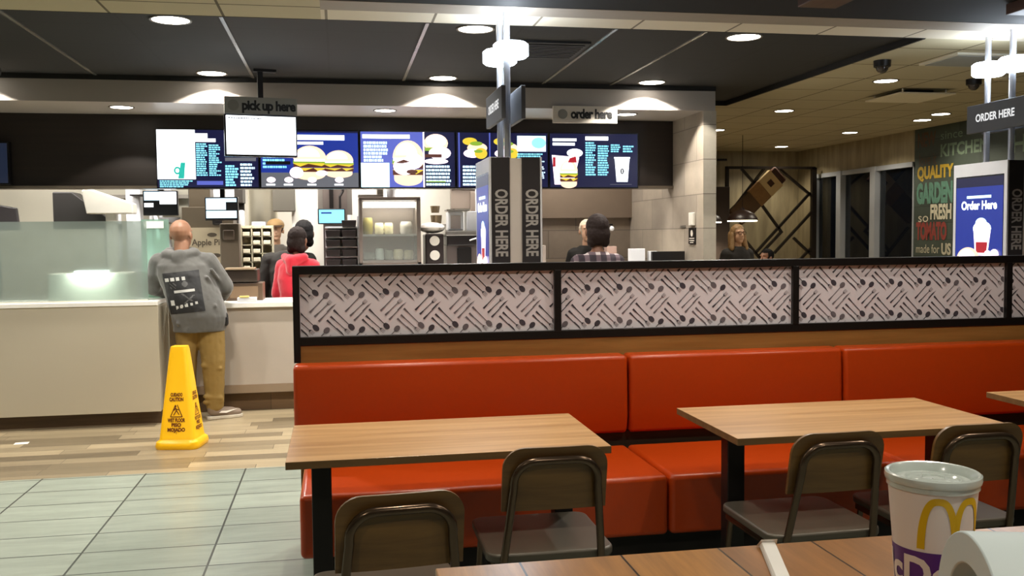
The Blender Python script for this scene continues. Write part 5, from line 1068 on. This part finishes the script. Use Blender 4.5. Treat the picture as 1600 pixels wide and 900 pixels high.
def visor(t, L, Rm, W, shz, gm):
    b = MB(); b.ell(L(0, -.01, .06), (.094, .105, .07), R=Rm); b.build('cap', mat('tan_cap', rgb(196, 160, 110), .7, var=.15), t, smooth=True)
    MB().prism([(-.07, 0), (.07, 0), (.05, .08), (-.05, .08)], L(0, .085, .05), Rm @ Vector((1, 0, 0)), Rm @ Vector((0, 1, -.2)), (0, 0, .006)).build('cap_brim', mat('brown_brim', rgb(70, 48, 32), .6), t)
torso_person('staff member in a tan cap facing the counter, left of the black jacket', -.655, 10.5, 1.69, (.1, -1, 0), SKINL, mat('staff_grey_shirt', rgb(96, 90, 84), .7), HB, kind='short', sh=.18, garment='shirt', lower=DT, extra=visor)
# plaid shirt customer
def plaidmat():
    m, nt, bs = base('plaid_flannel'); tc = N(nt, 'ShaderNodeTexCoord'); sp = N(nt, 'ShaderNodeSeparateXYZ'); nt.links.new(tc.outputs['Object'], sp.inputs[0])
    outs = []
    for ax_, sc_ in (('X', 11), ('Z', 11)):
        mu = N(nt, 'ShaderNodeMath', operation='MULTIPLY'); mu.inputs[1].default_value = sc_; nt.links.new(sp.outputs[ax_], mu.inputs[0])
        fr = N(nt, 'ShaderNodeMath', operation='FRACT'); nt.links.new(mu.outputs[0], fr.inputs[0]); gt = N(nt, 'ShaderNodeMath', operation='GREATER_THAN'); gt.inputs[1].default_value = .58; nt.links.new(fr.outputs[0], gt.inputs[0]); outs.append(gt)
    ad = N(nt, 'ShaderNodeMath', operation='ADD'); nt.links.new(outs[0].outputs[0], ad.inputs[0]); nt.links.new(outs[1].outputs[0], ad.inputs[1])
    dv = N(nt, 'ShaderNodeMath', operation='MULTIPLY'); dv.inputs[1].default_value = .5; nt.links.new(ad.outputs[0], dv.inputs[0])
    cr = N(nt, 'ShaderNodeValToRGB'); cr.color_ramp.elements[0].color = (*rgb(36, 26, 34), 1); cr.color_ramp.elements[1].color = (*rgb(176, 164, 162), 1); e = cr.color_ramp.elements.new(.5); e.color = (*rgb(84, 68, 74), 1)
    nt.links.new(dv.outputs[0], cr.inputs[0]); nt.links.new(cr.outputs[0], bs.inputs['Base Color']); bs.inputs['Roughness'].default_value = .85; return m
torso_person('customer in a dark plaid shirt with dark bobbed hair, ordering at the counter', 2.185, 7.85, 1.665, (0, 1, 0), SKIND, plaidmat(), HB, kind='bob', sh=.20, garment='shirt', lower=DT, k=1.18)
torso_person('white haired staff member facing out, mostly behind the plaid shirt customer', 2.56, 9.6, 1.65, (-.2, -1, 0), SKINL, DJ, HW, kind='short', sh=.17, garment='shirt', lower=DT, extra=None)
def glasses(t, L, Rm, W, shz, gm):
    b = MB(); ux, uz, fy = Rm @ V(1, 0, 0), V(0, 0, 1), Rm @ V(0, 1, 0)
    for q in (-1, 1): b.lathe([(.020, 0), (.0235, 0), (.0235, .003), (.020, .003)], L(q*.03, .103, .018), n=16, axis=tuple(fy), closed=True); b.tube([L(q*.052, .1, .02), L(q*.078, .02, .015)], .0018, 6)
    b.tube([L(-.008, .106, .02), L(.008, .106, .02)], .0018, 6); b.build('glasses', BLACK, t)
torso_person('woman with glasses and long blonde hair in a black jacket, under the pendant', 4.84, 11.0, 1.60, (.1, -1, 0), SKINL, DJ, HBl, kind='long', sh=.18, garment='jacket', lower=DT, extra=glasses)
torso_person('dark haired person low by the lattice, only hair showing over the partition', 5.86, 12.3, 1.27, (-.9, -.4, 0), SKIND, DT, HK, kind='short', sh=.16, garment='shirt')
